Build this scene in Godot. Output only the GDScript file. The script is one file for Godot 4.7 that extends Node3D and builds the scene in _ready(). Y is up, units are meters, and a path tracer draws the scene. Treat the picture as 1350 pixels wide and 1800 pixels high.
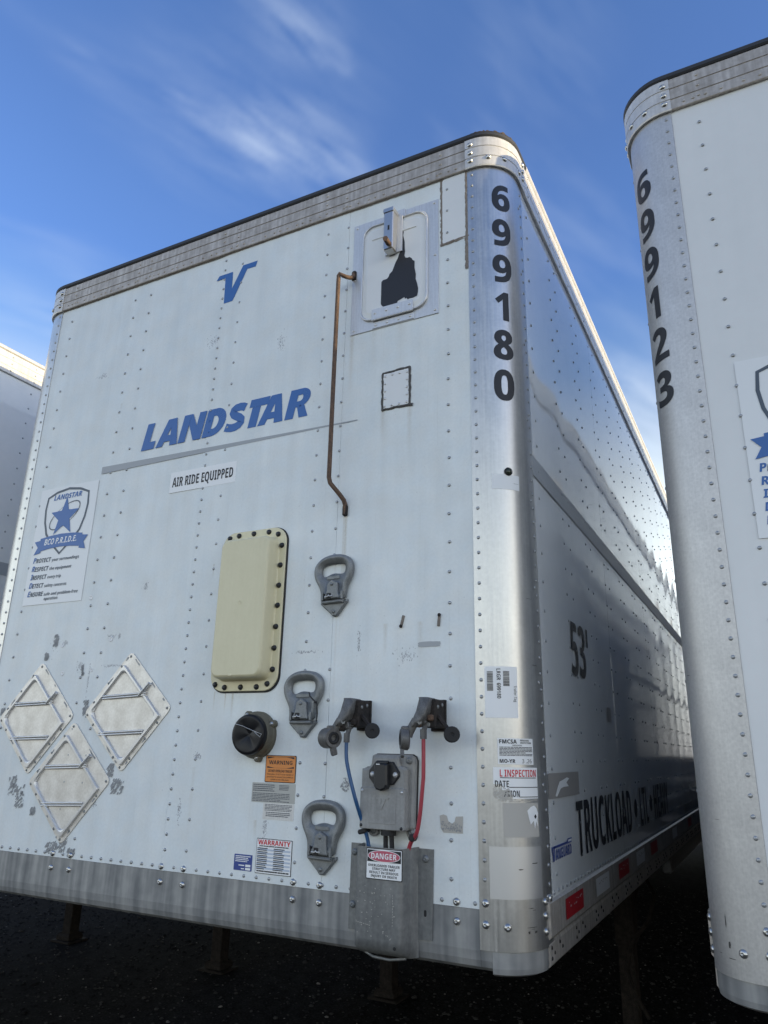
extends Node3D

# Trailer coordinates: x to the right along the front, y up from the yard less 0.1 m, z out of the front face.
const W := 1.295          # half width
const R := 0.135          # plan radius of the corner posts
const SEAM := 1.14        # where the front sheet meets the corner post
const LIFT := 0.1         # height of the trailer frame's zero above the yard
const LEN := 16.1
const ARC := 0.2120575    # R * PI / 2

var M := {}
var fonts := {}
var text_cache := {}
var rivet_mesh: ArrayMesh
var rivet_small: ArrayMesh
var bolt_mesh: ArrayMesh
var rng := RandomNumberGenerator.new()


# ---------------------------------------------------------------- shapes
class Shape:
	var st := SurfaceTool.new()
	var xf := Transform3D.IDENTITY
	var bend := 0             # 1: wrapped round a corner post, 2: the same with the letters running down
	var bend_side := 1.0
	var bend_from := 0.0
	var g := -1

	func _init() -> void:
		st.begin(Mesh.PRIMITIVE_TRIANGLES)

	func p(v: Vector3) -> Vector3:
		if bend == 0:
			return xf * v
		if bend == 2:
			v = Vector3(v.y, -v.x, v.z)
		var s := bend_from + v.x * bend_side
		var o := 0.003 + v.z
		var q := Vector2(W + o, -R - (s - 0.02 - ARC))
		if s < 0.02:
			q = Vector2(SEAM + s, o)
		elif s < 0.02 + ARC:
			var a := (s - 0.02) / R
			q = Vector2(W - R + (R + o) * sin(a), -R + (R + o) * cos(a))
		return Vector3(q.x * bend_side, v.y, q.y)

	func tri(a: Vector3, b: Vector3, c: Vector3, group := -2) -> void:
		st.set_smooth_group(g if group == -2 else group)
		st.add_vertex(p(a))
		st.add_vertex(p(c))
		st.add_vertex(p(b))

	func quad(a: Vector3, b: Vector3, c: Vector3, d: Vector3, group := -2) -> void:
		tri(a, b, c, group)
		tri(a, c, d, group)

	func flat(pts: PackedVector2Array, z: float) -> void:
		var idx := Geometry2D.triangulate_polygon(pts)
		for i in range(0, idx.size(), 3):
			var a := pts[idx[i]]
			var b := pts[idx[i + 1]]
			var c := pts[idx[i + 2]]
			if (b - a).cross(c - a) < 0.0:
				var t := b
				b = c
				c = t
			tri(Vector3(a.x, a.y, z), Vector3(b.x, b.y, z), Vector3(c.x, c.y, z), -1)

	func rect(x0: float, y0: float, x1: float, y1: float, z: float) -> void:
		quad(Vector3(x0, y0, z), Vector3(x1, y0, z), Vector3(x1, y1, z), Vector3(x0, y1, z), -1)

	# an extruded outline with a bevelled front edge
	func prism(src: PackedVector2Array, z0: float, z1: float, bev := 0.0, back := false) -> void:
		var pts := src.duplicate()
		var area := 0.0
		var n := pts.size()
		for i in n:
			area += pts[i].cross(pts[(i + 1) % n])
		if area < 0.0:
			pts.reverse()
		var top := pts
		if bev > 0.0:
			top = PackedVector2Array()
			for i in n:
				var e0 := (pts[i] - pts[(i + n - 1) % n]).normalized()
				var e1 := (pts[(i + 1) % n] - pts[i]).normalized()
				var m := Vector2(-e0.y - e1.y, e0.x + e1.x)
				var l := maxf(m.length_squared() * 0.5, 0.35)
				top.append(pts[i] + m * bev / l)
		for i in n:
			var j := (i + 1) % n
			var a := Vector3(pts[i].x, pts[i].y, z0)
			var b := Vector3(pts[j].x, pts[j].y, z0)
			var c := Vector3(pts[j].x, pts[j].y, z1 - bev)
			var d := Vector3(pts[i].x, pts[i].y, z1 - bev)
			quad(a, b, c, d, -1)
			if bev > 0.0:
				quad(d, c, Vector3(top[j].x, top[j].y, z1), Vector3(top[i].x, top[i].y, z1), -1)
		flat(top, z1)
		if back:
			var idx := Geometry2D.triangulate_polygon(pts)
			for i in range(0, idx.size(), 3):
				var a2 := pts[idx[i]]
				var b2 := pts[idx[i + 1]]
				var c2 := pts[idx[i + 2]]
				if (b2 - a2).cross(c2 - a2) > 0.0:
					var t := b2
					b2 = c2
					c2 = t
				tri(Vector3(a2.x, a2.y, z0), Vector3(b2.x, b2.y, z0), Vector3(c2.x, c2.y, z0), -1)

	func box(c: Vector3, s: Vector3, bev := 0.0, turn := Basis.IDENTITY) -> void:
		var keep := xf
		xf = xf * Transform3D(turn, c)
		var h := s / 2.0
		if bev <= 0.0:
			var o := PackedVector2Array([Vector2(-h.x, -h.y), Vector2(h.x, -h.y), Vector2(h.x, h.y), Vector2(-h.x, h.y)])
			prism(o, -h.z, h.z, 0.0, true)
		else:
			var b := minf(bev, minf(h.x, minf(h.y, h.z)) * 0.9)
			var o := PackedVector2Array([Vector2(-h.x + b, -h.y), Vector2(h.x - b, -h.y), Vector2(h.x, -h.y + b), Vector2(h.x, h.y - b), Vector2(h.x - b, h.y), Vector2(-h.x + b, h.y), Vector2(-h.x, h.y - b), Vector2(-h.x, -h.y + b)])
			prism(o, -h.z, h.z, b * 0.8, true)
		xf = keep

	func tube(pts: Array, rad: float, seg := 8, caps := true, group := 1) -> void:
		var rings := []
		var up := Vector3(0.13, 0.2, 0.97).normalized()
		for i in pts.size():
			var t: Vector3
			if i == 0:
				t = pts[1] - pts[0]
			elif i == pts.size() - 1:
				t = pts[i] - pts[i - 1]
			else:
				t = (pts[i + 1] - pts[i]).normalized() + (pts[i] - pts[i - 1]).normalized()
			t = t.normalized()
			if absf(t.dot(up)) > 0.95:
				up = Vector3(t.z, t.x, t.y)
			var u := t.cross(up).normalized()
			var v := u.cross(t).normalized()
			up = v
			var ring := []
			for k in seg:
				var a := TAU * k / seg
				ring.append(pts[i] + (u * cos(a) + v * sin(a)) * rad)
			rings.append(ring)
		loft(rings, group)
		if caps:
			for k in range(1, seg - 1):
				tri(rings[0][0], rings[0][k + 1], rings[0][k], -1)
				var e = rings[-1]
				tri(e[0], e[k], e[k + 1], -1)

	# rings of equal length; seen from outside the points run so that ring i to i+1 and k to k+1 is u, v
	func loft(rings: Array, group := 1, wrap := true, flip := false) -> void:
		for i in rings.size() - 1:
			var A = rings[i]
			var B = rings[i + 1]
			var n: int = A.size()
			for k in (n if wrap else n - 1):
				var l := (k + 1) % n
				if flip:
					quad(A[k], A[l], B[l], B[k], group)
				else:
					quad(A[k], B[k], B[l], A[l], group)

	# profile of (radius, height) turned about local z
	func lathe(prof: Array, seg := 16, split := false) -> void:
		for i in prof.size() - 1:
			var q: Vector2 = prof[i]
			var w: Vector2 = prof[i + 1]
			for k in seg:
				var a := TAU * k / seg
				var b := TAU * (k + 1) / seg
				var q0 := Vector3(q.x * cos(a), q.x * sin(a), q.y)
				var q1 := Vector3(q.x * cos(b), q.x * sin(b), q.y)
				var w0 := Vector3(w.x * cos(a), w.x * sin(a), w.y)
				var w1 := Vector3(w.x * cos(b), w.x * sin(b), w.y)
				var gg := (i + 1) if split else 1
				if q.x > 0.0:
					tri(q0, q1, w1, gg)
				if w.x > 0.0:
					tri(q0, w1, w0, gg)

	func add(m: Mesh, at: Transform3D) -> void:
		st.append_from(m, 0, xf * at)

	func mesh() -> ArrayMesh:
		st.generate_normals()
		return st.commit()


func part(s: Shape, called: String, m: Material, parent: Node, kind := "", label := "") -> MeshInstance3D:
	return put(s.mesh(), called, m, parent, Transform3D.IDENTITY, kind, label)


func put(mesh: Mesh, called: String, m: Material, parent: Node, at := Transform3D.IDENTITY, kind := "", label := "") -> MeshInstance3D:
	var o := MeshInstance3D.new()
	o.name = called
	o.mesh = mesh
	o.material_override = m
	o.transform = at
	if kind:
		o.set_meta("kind", kind)
	if label:
		o.set_meta("label", label)
	parent.add_child(o, true)
	return o


func node(called: String, parent: Node, at := Transform3D.IDENTITY, label := "") -> Node3D:
	var o := Node3D.new()
	o.name = called
	o.transform = at
	if label:
		o.set_meta("label", label)
	parent.add_child(o, true)
	return o


func at(x: float, y: float, z: float) -> Transform3D:
	return Transform3D(Basis.IDENTITY, Vector3(x, y, z))


func rrect(cx: float, cy: float, hx: float, hy: float, r: float, n := 6) -> PackedVector2Array:
	var o := PackedVector2Array()
	for c in 4:
		var sx := 1.0 if c == 0 or c == 3 else -1.0
		var sy := 1.0 if c < 2 else -1.0
		for k in n + 1:
			var a := PI / 2.0 * (c + float(k) / n)
			o.append(Vector2(cx + sx * (hx - r) + r * cos(a), cy + sy * (hy - r) + r * sin(a)))
	return o


func lift(pts: PackedVector2Array, z: float) -> Array:
	var o := []
	for q in pts:
		o.append(Vector3(q.x, q.y, z))
	return o


func circle(cx: float, cy: float, r: float, n := 16) -> PackedVector2Array:
	var o := PackedVector2Array()
	for k in n:
		o.append(Vector2(cx + r * cos(TAU * k / n), cy + r * sin(TAU * k / n)))
	return o


func chaikin(src: PackedVector2Array, times := 2) -> PackedVector2Array:
	var pts := src
	for t in times:
		var o := PackedVector2Array()
		for i in pts.size():
			var a := pts[i]
			var b := pts[(i + 1) % pts.size()]
			o.append(a.lerp(b, 0.25))
			o.append(a.lerp(b, 0.75))
		pts = o
	return pts


# radius of an outline seen from its own origin
func cast(poly: PackedVector2Array, a: float) -> Vector2:
	var far := Vector2(cos(a), sin(a))
	for i in poly.size():
		var h = Geometry2D.segment_intersects_segment(Vector2.ZERO, far, poly[i], poly[(i + 1) % poly.size()])
		if h != null:
			return h
	return far * 0.01


func ragged(cx: float, cy: float, hx: float, hy: float, n: int, rough: float) -> PackedVector2Array:
	var o := PackedVector2Array()
	for k in n:
		var a := TAU * k / n
		var q := Vector2(cos(a), sin(a))
		var s := 1.0 / maxf(absf(q.x), absf(q.y))
		var f := 1.0 - rough * rng.randf()
		o.append(Vector2(cx + q.x * s * hx * f, cy + q.y * s * hy * f))
	return o


# a band of given width along a line of points, as flat quads
func band(s: Shape, pts: PackedVector2Array, width: float, z: float, closed := false) -> void:
	var n := pts.size()
	var l := []
	var r := []
	for i in n:
		var a := pts[(i + n - 1) % n] if closed or i > 0 else pts[i]
		var b := pts[(i + 1) % n] if closed or i < n - 1 else pts[i]
		var t := (b - a).normalized()
		var m := Vector2(-t.y, t.x) * width / 2.0
		l.append(pts[i] + m)
		r.append(pts[i] - m)
	for i in (n if closed else n - 1):
		var j := (i + 1) % n
		s.quad(Vector3(r[i].x, r[i].y, z), Vector3(r[j].x, r[j].y, z), Vector3(l[j].x, l[j].y, z), Vector3(l[i].x, l[i].y, z), -1)


# ---------------------------------------------------------------- lettering
func text_tris(t: String, face := "bold") -> Dictionary:
	var key := face + "|" + t
	if text_cache.has(key):
		return text_cache[key]
	if not text_cache.has(face):
		text_cache[face] = raw_text("H", face)
	var ref: Array = text_cache[face]
	var base := INF
	var cap := -INF
	for q in ref:
		base = minf(base, q.y)
		cap = maxf(cap, q.y)
	var raw := raw_text(t, face)
	var x0 := INF
	var x1 := -INF
	for q in raw:
		x0 = minf(x0, q.x)
		x1 = maxf(x1, q.x)
	var k := 1.0 / (cap - base)
	var o := PackedVector2Array()
	for q in raw:
		o.append(Vector2((q.x - x0) * k, (q.y - base) * k))
	text_cache[key] = {"tris": o, "width": (x1 - x0) * k}
	return text_cache[key]


func raw_text(t: String, face: String) -> Array:
	var tm := TextMesh.new()
	tm.text = t
	tm.font = fonts[face]
	tm.font_size = 64
	tm.pixel_size = 0.01
	tm.depth = 0.02
	tm.curve_step = 1.0
	tm.horizontal_alignment = HORIZONTAL_ALIGNMENT_LEFT
	tm.vertical_alignment = VERTICAL_ALIGNMENT_TOP
	var a := tm.get_mesh_arrays()
	var v: PackedVector3Array = a[Mesh.ARRAY_VERTEX]
	var nn: PackedVector3Array = a[Mesh.ARRAY_NORMAL]
	var idx = a[Mesh.ARRAY_INDEX]
	var o := []
	var count: int = idx.size() if idx != null and idx.size() else v.size()
	for i in range(0, count, 3):
		var tri := []
		for k in 3:
			tri.append(idx[i + k] if idx != null and idx.size() else i + k)
		if nn[tri[0]].z > 0.5:
			for k in tri:
				o.append(Vector2(v[k].x, v[k].y))
	return o


# letters of cap height h with the left end of the base line at (x, y); width 0 keeps the natural one
func write(s: Shape, t: String, x: float, y: float, z: float, h: float, width := 0.0, slant := 0.0, face := "bold", align := 0, fine := 0.0) -> void:
	var d := text_tris(t, face)
	var tris: PackedVector2Array = d.tris
	var kx: float = h if width <= 0.0 else width / d.width
	var w: float = kx * d.width
	var x0 := x - (w / 2.0 if align == 1 else (w if align == 2 else 0.0))
	for i in range(0, tris.size(), 3):
		var q := []
		for k in 3:
			var u := tris[i + k]
			q.append(Vector2(x0 + u.x * kx + slant * u.y * h, y + u.y * h))
		if (q[1] - q[0]).cross(q[2] - q[0]) < 0.0:
			q = [q[0], q[2], q[1]]
		split_tri(s, q[0], q[1], q[2], z, fine)


func split_tri(s: Shape, a: Vector2, b: Vector2, c: Vector2, z: float, fine: float) -> void:
	if fine > 0.0:
		var e := [absf(a.x - b.x), absf(b.x - c.x), absf(c.x - a.x)]
		var m: float = maxf(e[0], maxf(e[1], e[2]))
		if m > fine:
			if m == e[0]:
				var k := (a + b) / 2.0
				split_tri(s, a, k, c, z, fine)
				split_tri(s, k, b, c, z, fine)
			elif m == e[1]:
				var k := (b + c) / 2.0
				split_tri(s, b, k, a, z, fine)
				split_tri(s, k, c, a, z, fine)
			else:
				var k := (c + a) / 2.0
				split_tri(s, c, k, b, z, fine)
				split_tri(s, k, a, b, z, fine)
			return
	s.tri(Vector3(a.x, a.y, z), Vector3(b.x, b.y, z), Vector3(c.x, c.y, z), -1)


# ragged grey bars standing for print too small to read
func fake_lines(s: Shape, x0: float, x1: float, y0: float, y1: float, rows: int, z: float, seed_: int) -> void:
	var r := RandomNumberGenerator.new()
	r.seed = seed_
	var dy := (y1 - y0) / rows
	for k in rows:
		var y := y1 - dy * (k + 0.75)
		var x := x0
		var stop := x1 - (x1 - x0) * (0.25 * r.randf() if r.randf() < 0.4 else 0.0)
		while x < stop:
			var l := minf((x1 - x0) * r.randf_range(0.03, 0.12), stop - x)
			s.rect(x, y, x + l * 0.88, y + dy * 0.5, z)
			x += l


# ---------------------------------------------------------------- outline of the trailer in plan
func outline(s: float, o: float, side := 1.0) -> Vector3:
	var q: Vector2
	if s < 0.02:
		q = Vector2(SEAM + s, o)
	elif s < 0.02 + ARC:
		var a := (s - 0.02) / R
		q = Vector2(W - R + (R + o) * sin(a), -R + (R + o) * cos(a))
	else:
		q = Vector2(W + o, -R - (s - 0.02 - ARC))
	return Vector3(q.x * side, 0.0, q.y)


func stations(s0: float, s1: float, step := 0.0) -> Array:
	var o := [s0]
	if step > 0.0:
		var n := int(ceil((s1 - s0) / step))
		o = []
		for k in n:
			o.append(s0 + (s1 - s0) * k / n)
		o.append(s1)
		return o
	if s0 < 0.02 and s1 > 0.02:
		o.append(0.02)
	for k in range(1, 12):
		var s := 0.02 + ARC * k / 12.0
		if s > s0 + 0.001 and s < s1 - 0.001:
			o.append(s)
	if s0 < 0.02 + ARC and s1 > 0.02 + ARC:
		o.append(0.02 + ARC)
	o.append(s1)
	return o


# a profile of (out, y) points, lowest first, run along the outline; closed ends
func run(s: Shape, prof: Array, st: Array, side := 1.0) -> void:
	var rings := []
	for k in st:
		var ring := []
		for q in prof:
			var b := outline(k, q.x, side)
			ring.append(Vector3(b.x, q.y, b.z))
		rings.append(ring)
	for i in rings.size() - 1:
		for k in prof.size() - 1:
			if side > 0.0:
				s.quad(rings[i][k], rings[i + 1][k], rings[i + 1][k + 1], rings[i][k + 1], k + 2)
			else:
				s.quad(rings[i + 1][k], rings[i][k], rings[i][k + 1], rings[i + 1][k + 1], k + 2)
	for e in [0, rings.size() - 1]:
		var ring = rings[e]
		for k in range(1, prof.size() - 1):
			if (e == 0) == (side > 0.0):
				s.tri(ring[0], ring[k + 1], ring[k], -1)
			else:
				s.tri(ring[0], ring[k], ring[k + 1], -1)


func straight(s: Shape, prof: Array, x0: float, x1: float) -> void:
	for k in prof.size() - 1:
		var a: Vector2 = prof[k]
		var b: Vector2 = prof[k + 1]
		s.quad(Vector3(x0, a.y, a.x), Vector3(x1, a.y, a.x), Vector3(x1, b.y, b.x), Vector3(x0, b.y, b.x), -1)


# where a bolt on the outline sits: local z points out of the surface
func on_post(s: float, y: float, side := 1.0, o := 0.003) -> Transform3D:
	var a := outline(s, o, side)
	var n := (outline(s, o + 0.01, side) - a).normalized()
	var u := Vector3.UP.cross(n).normalized()
	return Transform3D(Basis(u, Vector3.UP, n), Vector3(a.x, y, a.z))


# ---------------------------------------------------------------- materials
func lin(r: float, g: float, b: float) -> Color:
	return Color(r, g, b).linear_to_srgb()


func mat(called: String, c: Color, rough: float, metal := 0.0, spec := 0.5) -> StandardMaterial3D:
	var m := StandardMaterial3D.new()
	m.albedo_color = c
	m.roughness = rough
	m.metallic = metal
	m.metallic_specular = spec
	M[called] = m
	return m


func noise_image(seed_: int, w: int, h: int, freq: float, oct: int, gx := 1, gy := 1, type := FastNoiseLite.TYPE_SIMPLEX_SMOOTH) -> Image:
	var n := FastNoiseLite.new()
	n.seed = seed_
	n.noise_type = type
	n.frequency = freq
	n.fractal_octaves = oct
	var i := n.get_seamless_image(w / gx, h / gy)
	i.convert(Image.FORMAT_L8)
	if gx > 1 or gy > 1:
		i.resize(w, h, Image.INTERPOLATE_CUBIC)
	return i


# colours mixed from lo to hi by the weighted sum of noise images
func ramp(imgs: Array, weights: Array, lo: Color, hi: Color, contrast := 1.0) -> ImageTexture:
	var w: int = imgs[0].get_width()
	var h: int = imgs[0].get_height()
	var datas := []
	for i in imgs:
		datas.append(i.get_data())
	var out := PackedByteArray()
	out.resize(w * h * 3)
	var lut := PackedByteArray()
	lut.resize(256 * 3)
	for k in 256:
		var t := clampf((k / 255.0 - 0.5) * contrast + 0.5, 0.0, 1.0)
		var c := lo.lerp(hi, t)
		lut[k * 3] = int(c.r * 255.0)
		lut[k * 3 + 1] = int(c.g * 255.0)
		lut[k * 3 + 2] = int(c.b * 255.0)
	for i in w * h:
		var v := 0.0
		for k in datas.size():
			v += datas[k][i] * weights[k]
		var q := clampi(int(v), 0, 255) * 3
		out[i * 3] = lut[q]
		out[i * 3 + 1] = lut[q + 1]
		out[i * 3 + 2] = lut[q + 2]
	var im := Image.create_from_data(w, h, false, Image.FORMAT_RGB8, out)
	return ImageTexture.create_from_image(im)


func tri_tex(m: StandardMaterial3D, tex: Texture2D, metres: float, world := false) -> void:
	m.albedo_color = Color.WHITE
	m.albedo_texture = tex
	m.uv1_triplanar = true
	m.uv1_world_triplanar = world
	m.uv1_scale = Vector3.ONE / metres
	m.uv1_triplanar_sharpness = 4.0


func rough_tex(m: StandardMaterial3D, tex: Texture2D) -> void:
	m.roughness = 1.0
	m.roughness_texture = tex
	m.roughness_texture_channel = BaseMaterial3D.TEXTURE_CHANNEL_RED


func make_materials() -> void:
	var fine := noise_image(3, 512, 512, 0.05, 4)
	var cell := noise_image(5, 512, 512, 0.09, 2, 1, 1, FastNoiseLite.TYPE_CELLULAR)
	var broad := noise_image(7, 512, 512, 0.008, 4)
	var runs := noise_image(9, 512, 512, 0.05, 4, 1, 16)
	var brush := noise_image(11, 512, 512, 0.11, 3, 1, 32)
	var m: StandardMaterial3D
	# painted sheet of the plain trailers
	m = mat("paint", lin(0.74, 0.76, 0.76), 0.35)
	tri_tex(m, ramp([fine, broad, runs], [0.25, 0.45, 0.3], lin(0.72, 0.735, 0.735), lin(0.79, 0.8, 0.8)), 1.7)
	# glossy side sheet
	m = mat("side_paint", lin(0.72, 0.73, 0.73), 0.06, 0.0, 0.6)
	tri_tex(m, ramp([fine, broad], [0.4, 0.6], lin(0.72, 0.735, 0.735), lin(0.79, 0.8, 0.8)), 1.3)
	rough_tex(m, ramp([runs, broad], [0.5, 0.5], Color(0.02, 0.02, 0.02), Color(0.075, 0.075, 0.075)))
	# satin aluminium of the posts
	m = mat("post", lin(0.7, 0.7, 0.7), 0.42, 0.85)
	tri_tex(m, ramp([cell, brush, broad, fine], [0.22, 0.33, 0.25, 0.2], lin(0.44, 0.44, 0.435), lin(0.65, 0.65, 0.64), 1.1), 0.55)
	rough_tex(m, ramp([brush, broad], [0.6, 0.4], Color(0.26, 0.26, 0.26), Color(0.42, 0.42, 0.42)))
	# duller post of the neighbour
	m = mat("dull_post", lin(0.6, 0.6, 0.59), 0.5, 0.75)
	tri_tex(m, ramp([cell, brush, broad, fine], [0.3, 0.2, 0.2, 0.3], lin(0.46, 0.455, 0.45), lin(0.68, 0.67, 0.655), 1.3), 0.4)
	# weathered rail extrusion
	m = mat("rail", lin(0.4, 0.39, 0.37), 0.55, 0.5)
	tri_tex(m, ramp([runs, broad, fine], [0.45, 0.3, 0.25], lin(0.33, 0.295, 0.26), lin(0.61, 0.57, 0.525), 1.6), 0.6)
	# rail copy for corners and sides, its colour lightened for the sun on them
	m = mat("sunlit_rail", lin(0.7, 0.69, 0.67), 0.42, 0.25)
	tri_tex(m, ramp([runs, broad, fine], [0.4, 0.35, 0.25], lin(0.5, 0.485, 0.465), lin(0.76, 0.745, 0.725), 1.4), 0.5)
	# galvanised bumper with vertical water runs
	m = mat("bumper", lin(0.28, 0.29, 0.3), 0.55, 0.35)
	tri_tex(m, ramp([runs, broad, fine], [0.62, 0.2, 0.18], lin(0.17, 0.178, 0.185), lin(0.4, 0.4, 0.39), 1.7), 1.3)
	m = mat("galvanised", lin(0.3, 0.31, 0.32), 0.5, 0.4)
	tri_tex(m, ramp([cell, broad, runs, fine], [0.2, 0.3, 0.25, 0.25], lin(0.14, 0.147, 0.15), lin(0.28, 0.285, 0.28), 1.6), 0.5)
	# placard aluminium
	m = mat("placard", lin(0.75, 0.74, 0.72), 0.42, 0.45)
	tri_tex(m, ramp([cell, broad, fine], [0.2, 0.5, 0.3], lin(0.6, 0.57, 0.52), lin(0.84, 0.815, 0.77), 1.6), 0.35)
	mat("placard_bar", lin(0.68, 0.67, 0.65), 0.36, 0.5)
	m = mat("bare", lin(0.62, 0.63, 0.65), 0.4, 0.5)
	tri_tex(m, ramp([brush, fine], [0.6, 0.4], lin(0.56, 0.565, 0.57), lin(0.72, 0.725, 0.73)), 0.4)
	m = mat("cast", lin(0.22, 0.23, 0.235), 0.5, 0.3)
	tri_tex(m, ramp([fine, broad, cell], [0.4, 0.35, 0.25], lin(0.15, 0.16, 0.165), lin(0.29, 0.3, 0.3), 1.5), 0.14)
	m = mat("cast_dark", lin(0.13, 0.13, 0.13), 0.55, 0.3)
	tri_tex(m, ramp([fine, broad, cell], [0.4, 0.35, 0.25], lin(0.075, 0.073, 0.07), lin(0.2, 0.2, 0.2), 1.7), 0.1)
	m = mat("beige", lin(0.62, 0.58, 0.4), 0.4)
	tri_tex(m, ramp([fine, broad, runs], [0.3, 0.4, 0.3], lin(0.66, 0.605, 0.4), lin(0.74, 0.685, 0.475)), 0.5)
	m = mat("rust", lin(0.2, 0.1, 0.06), 0.8)
	tri_tex(m, ramp([fine, cell, broad], [0.4, 0.3, 0.3], lin(0.05, 0.035, 0.03), lin(0.24, 0.14, 0.085), 2.0), 0.1)
	m = mat("dark_steel", lin(0.05, 0.045, 0.042), 0.75, 0.0, 0.3)
	tri_tex(m, ramp([fine, broad], [0.5, 0.5], lin(0.018, 0.017, 0.017), lin(0.055, 0.045, 0.04), 1.6), 0.2)
	m = mat("gear_steel", lin(0.02, 0.018, 0.017), 0.85, 0.0, 0.15)
	tri_tex(m, ramp([fine, broad], [0.5, 0.5], lin(0.009, 0.0085, 0.008), lin(0.028, 0.023, 0.02), 1.6), 0.2)
	m = mat("plastic_grey", lin(0.26, 0.26, 0.255), 0.55)
	tri_tex(m, ramp([fine, broad, runs], [0.25, 0.5, 0.25], lin(0.22, 0.22, 0.215), lin(0.35, 0.35, 0.34), 1.5), 0.3)
	m = mat("sealant", lin(0.2, 0.17, 0.14), 0.75)
	tri_tex(m, ramp([fine, broad], [0.6, 0.4], lin(0.15, 0.125, 0.105), lin(0.3, 0.26, 0.22), 1.5), 0.1)
	mat("dark_sealant", lin(0.075, 0.07, 0.065), 0.7)
	mat("rivet", lin(0.36, 0.375, 0.39), 0.42, 0.5)
	mat("bolt", lin(0.5, 0.5, 0.49), 0.32, 0.9)
	mat("black", lin(0.018, 0.019, 0.022), 0.42)
	mat("rubber", lin(0.02, 0.02, 0.021), 0.75)
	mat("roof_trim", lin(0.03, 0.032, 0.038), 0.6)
	mat("olive", lin(0.13, 0.118, 0.085), 0.65)
	mat("blue_vinyl", lin(0.035, 0.135, 0.4), 0.4)
	mat("navy", lin(0.04, 0.07, 0.27), 0.45)
	mat("stripe", lin(0.36, 0.38, 0.4), 0.4)
	mat("slate", lin(0.07, 0.095, 0.13), 0.45)
	mat("sticker", lin(0.86, 0.87, 0.87), 0.38)
	mat("clear_film", lin(0.8, 0.82, 0.83), 0.32)
	mat("ink", lin(0.012, 0.013, 0.018), 0.5)
	mat("grey_ink", lin(0.13, 0.14, 0.16), 0.5)
	mat("red_ink", lin(0.6, 0.03, 0.04), 0.45)
	mat("faded_red", lin(0.52, 0.1, 0.15), 0.45)
	mat("orange", lin(0.72, 0.26, 0.06), 0.45)
	mat("plate", lin(0.42, 0.43, 0.42), 0.4, 0.4)
	mat("pale_blue", lin(0.5, 0.57, 0.68), 0.45)
	mat("residue", lin(0.47, 0.45, 0.41), 0.7)
	mat("old_glue", lin(0.3, 0.285, 0.27), 0.6)
	mat("rust_dark", lin(0.075, 0.055, 0.045), 0.85)
	mat("flake", lin(0.3, 0.31, 0.32), 0.6)
	mat("ghost", lin(0.62, 0.62, 0.62), 0.46, 0.85)
	mat("hose_blue", lin(0.025, 0.09, 0.22), 0.4)
	mat("hose_red", lin(0.38, 0.05, 0.07), 0.45)
	mat("red_tape", lin(0.36, 0.014, 0.022), 0.4)
	mat("white_tape", lin(0.7, 0.7, 0.7), 0.3)
	mat("glossy_black", lin(0.012, 0.012, 0.014), 0.38, 0.0, 0.35)
	mat("underside", lin(0.02, 0.02, 0.02), 0.8)
	mat("tyre", lin(0.02, 0.02, 0.02), 0.8)
	mat("lamp", lin(0.035, 0.045, 0.03), 0.25)
	# yard
	m = mat("yard", lin(0.04, 0.04, 0.042), 1.0, 0.0, 0.08)
	tri_tex(m, ramp([fine, cell, broad], [0.4, 0.35, 0.25], lin(0.005, 0.005, 0.0055), lin(0.026, 0.026, 0.026), 1.8), 0.7, true)
	for k in 3:
		mat("stone%d" % k, [lin(0.014, 0.014, 0.015), lin(0.04, 0.039, 0.038), lin(0.14, 0.133, 0.125)][k], 1.0, 0.0, 0.1)
	M["front"] = front_material()


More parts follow.
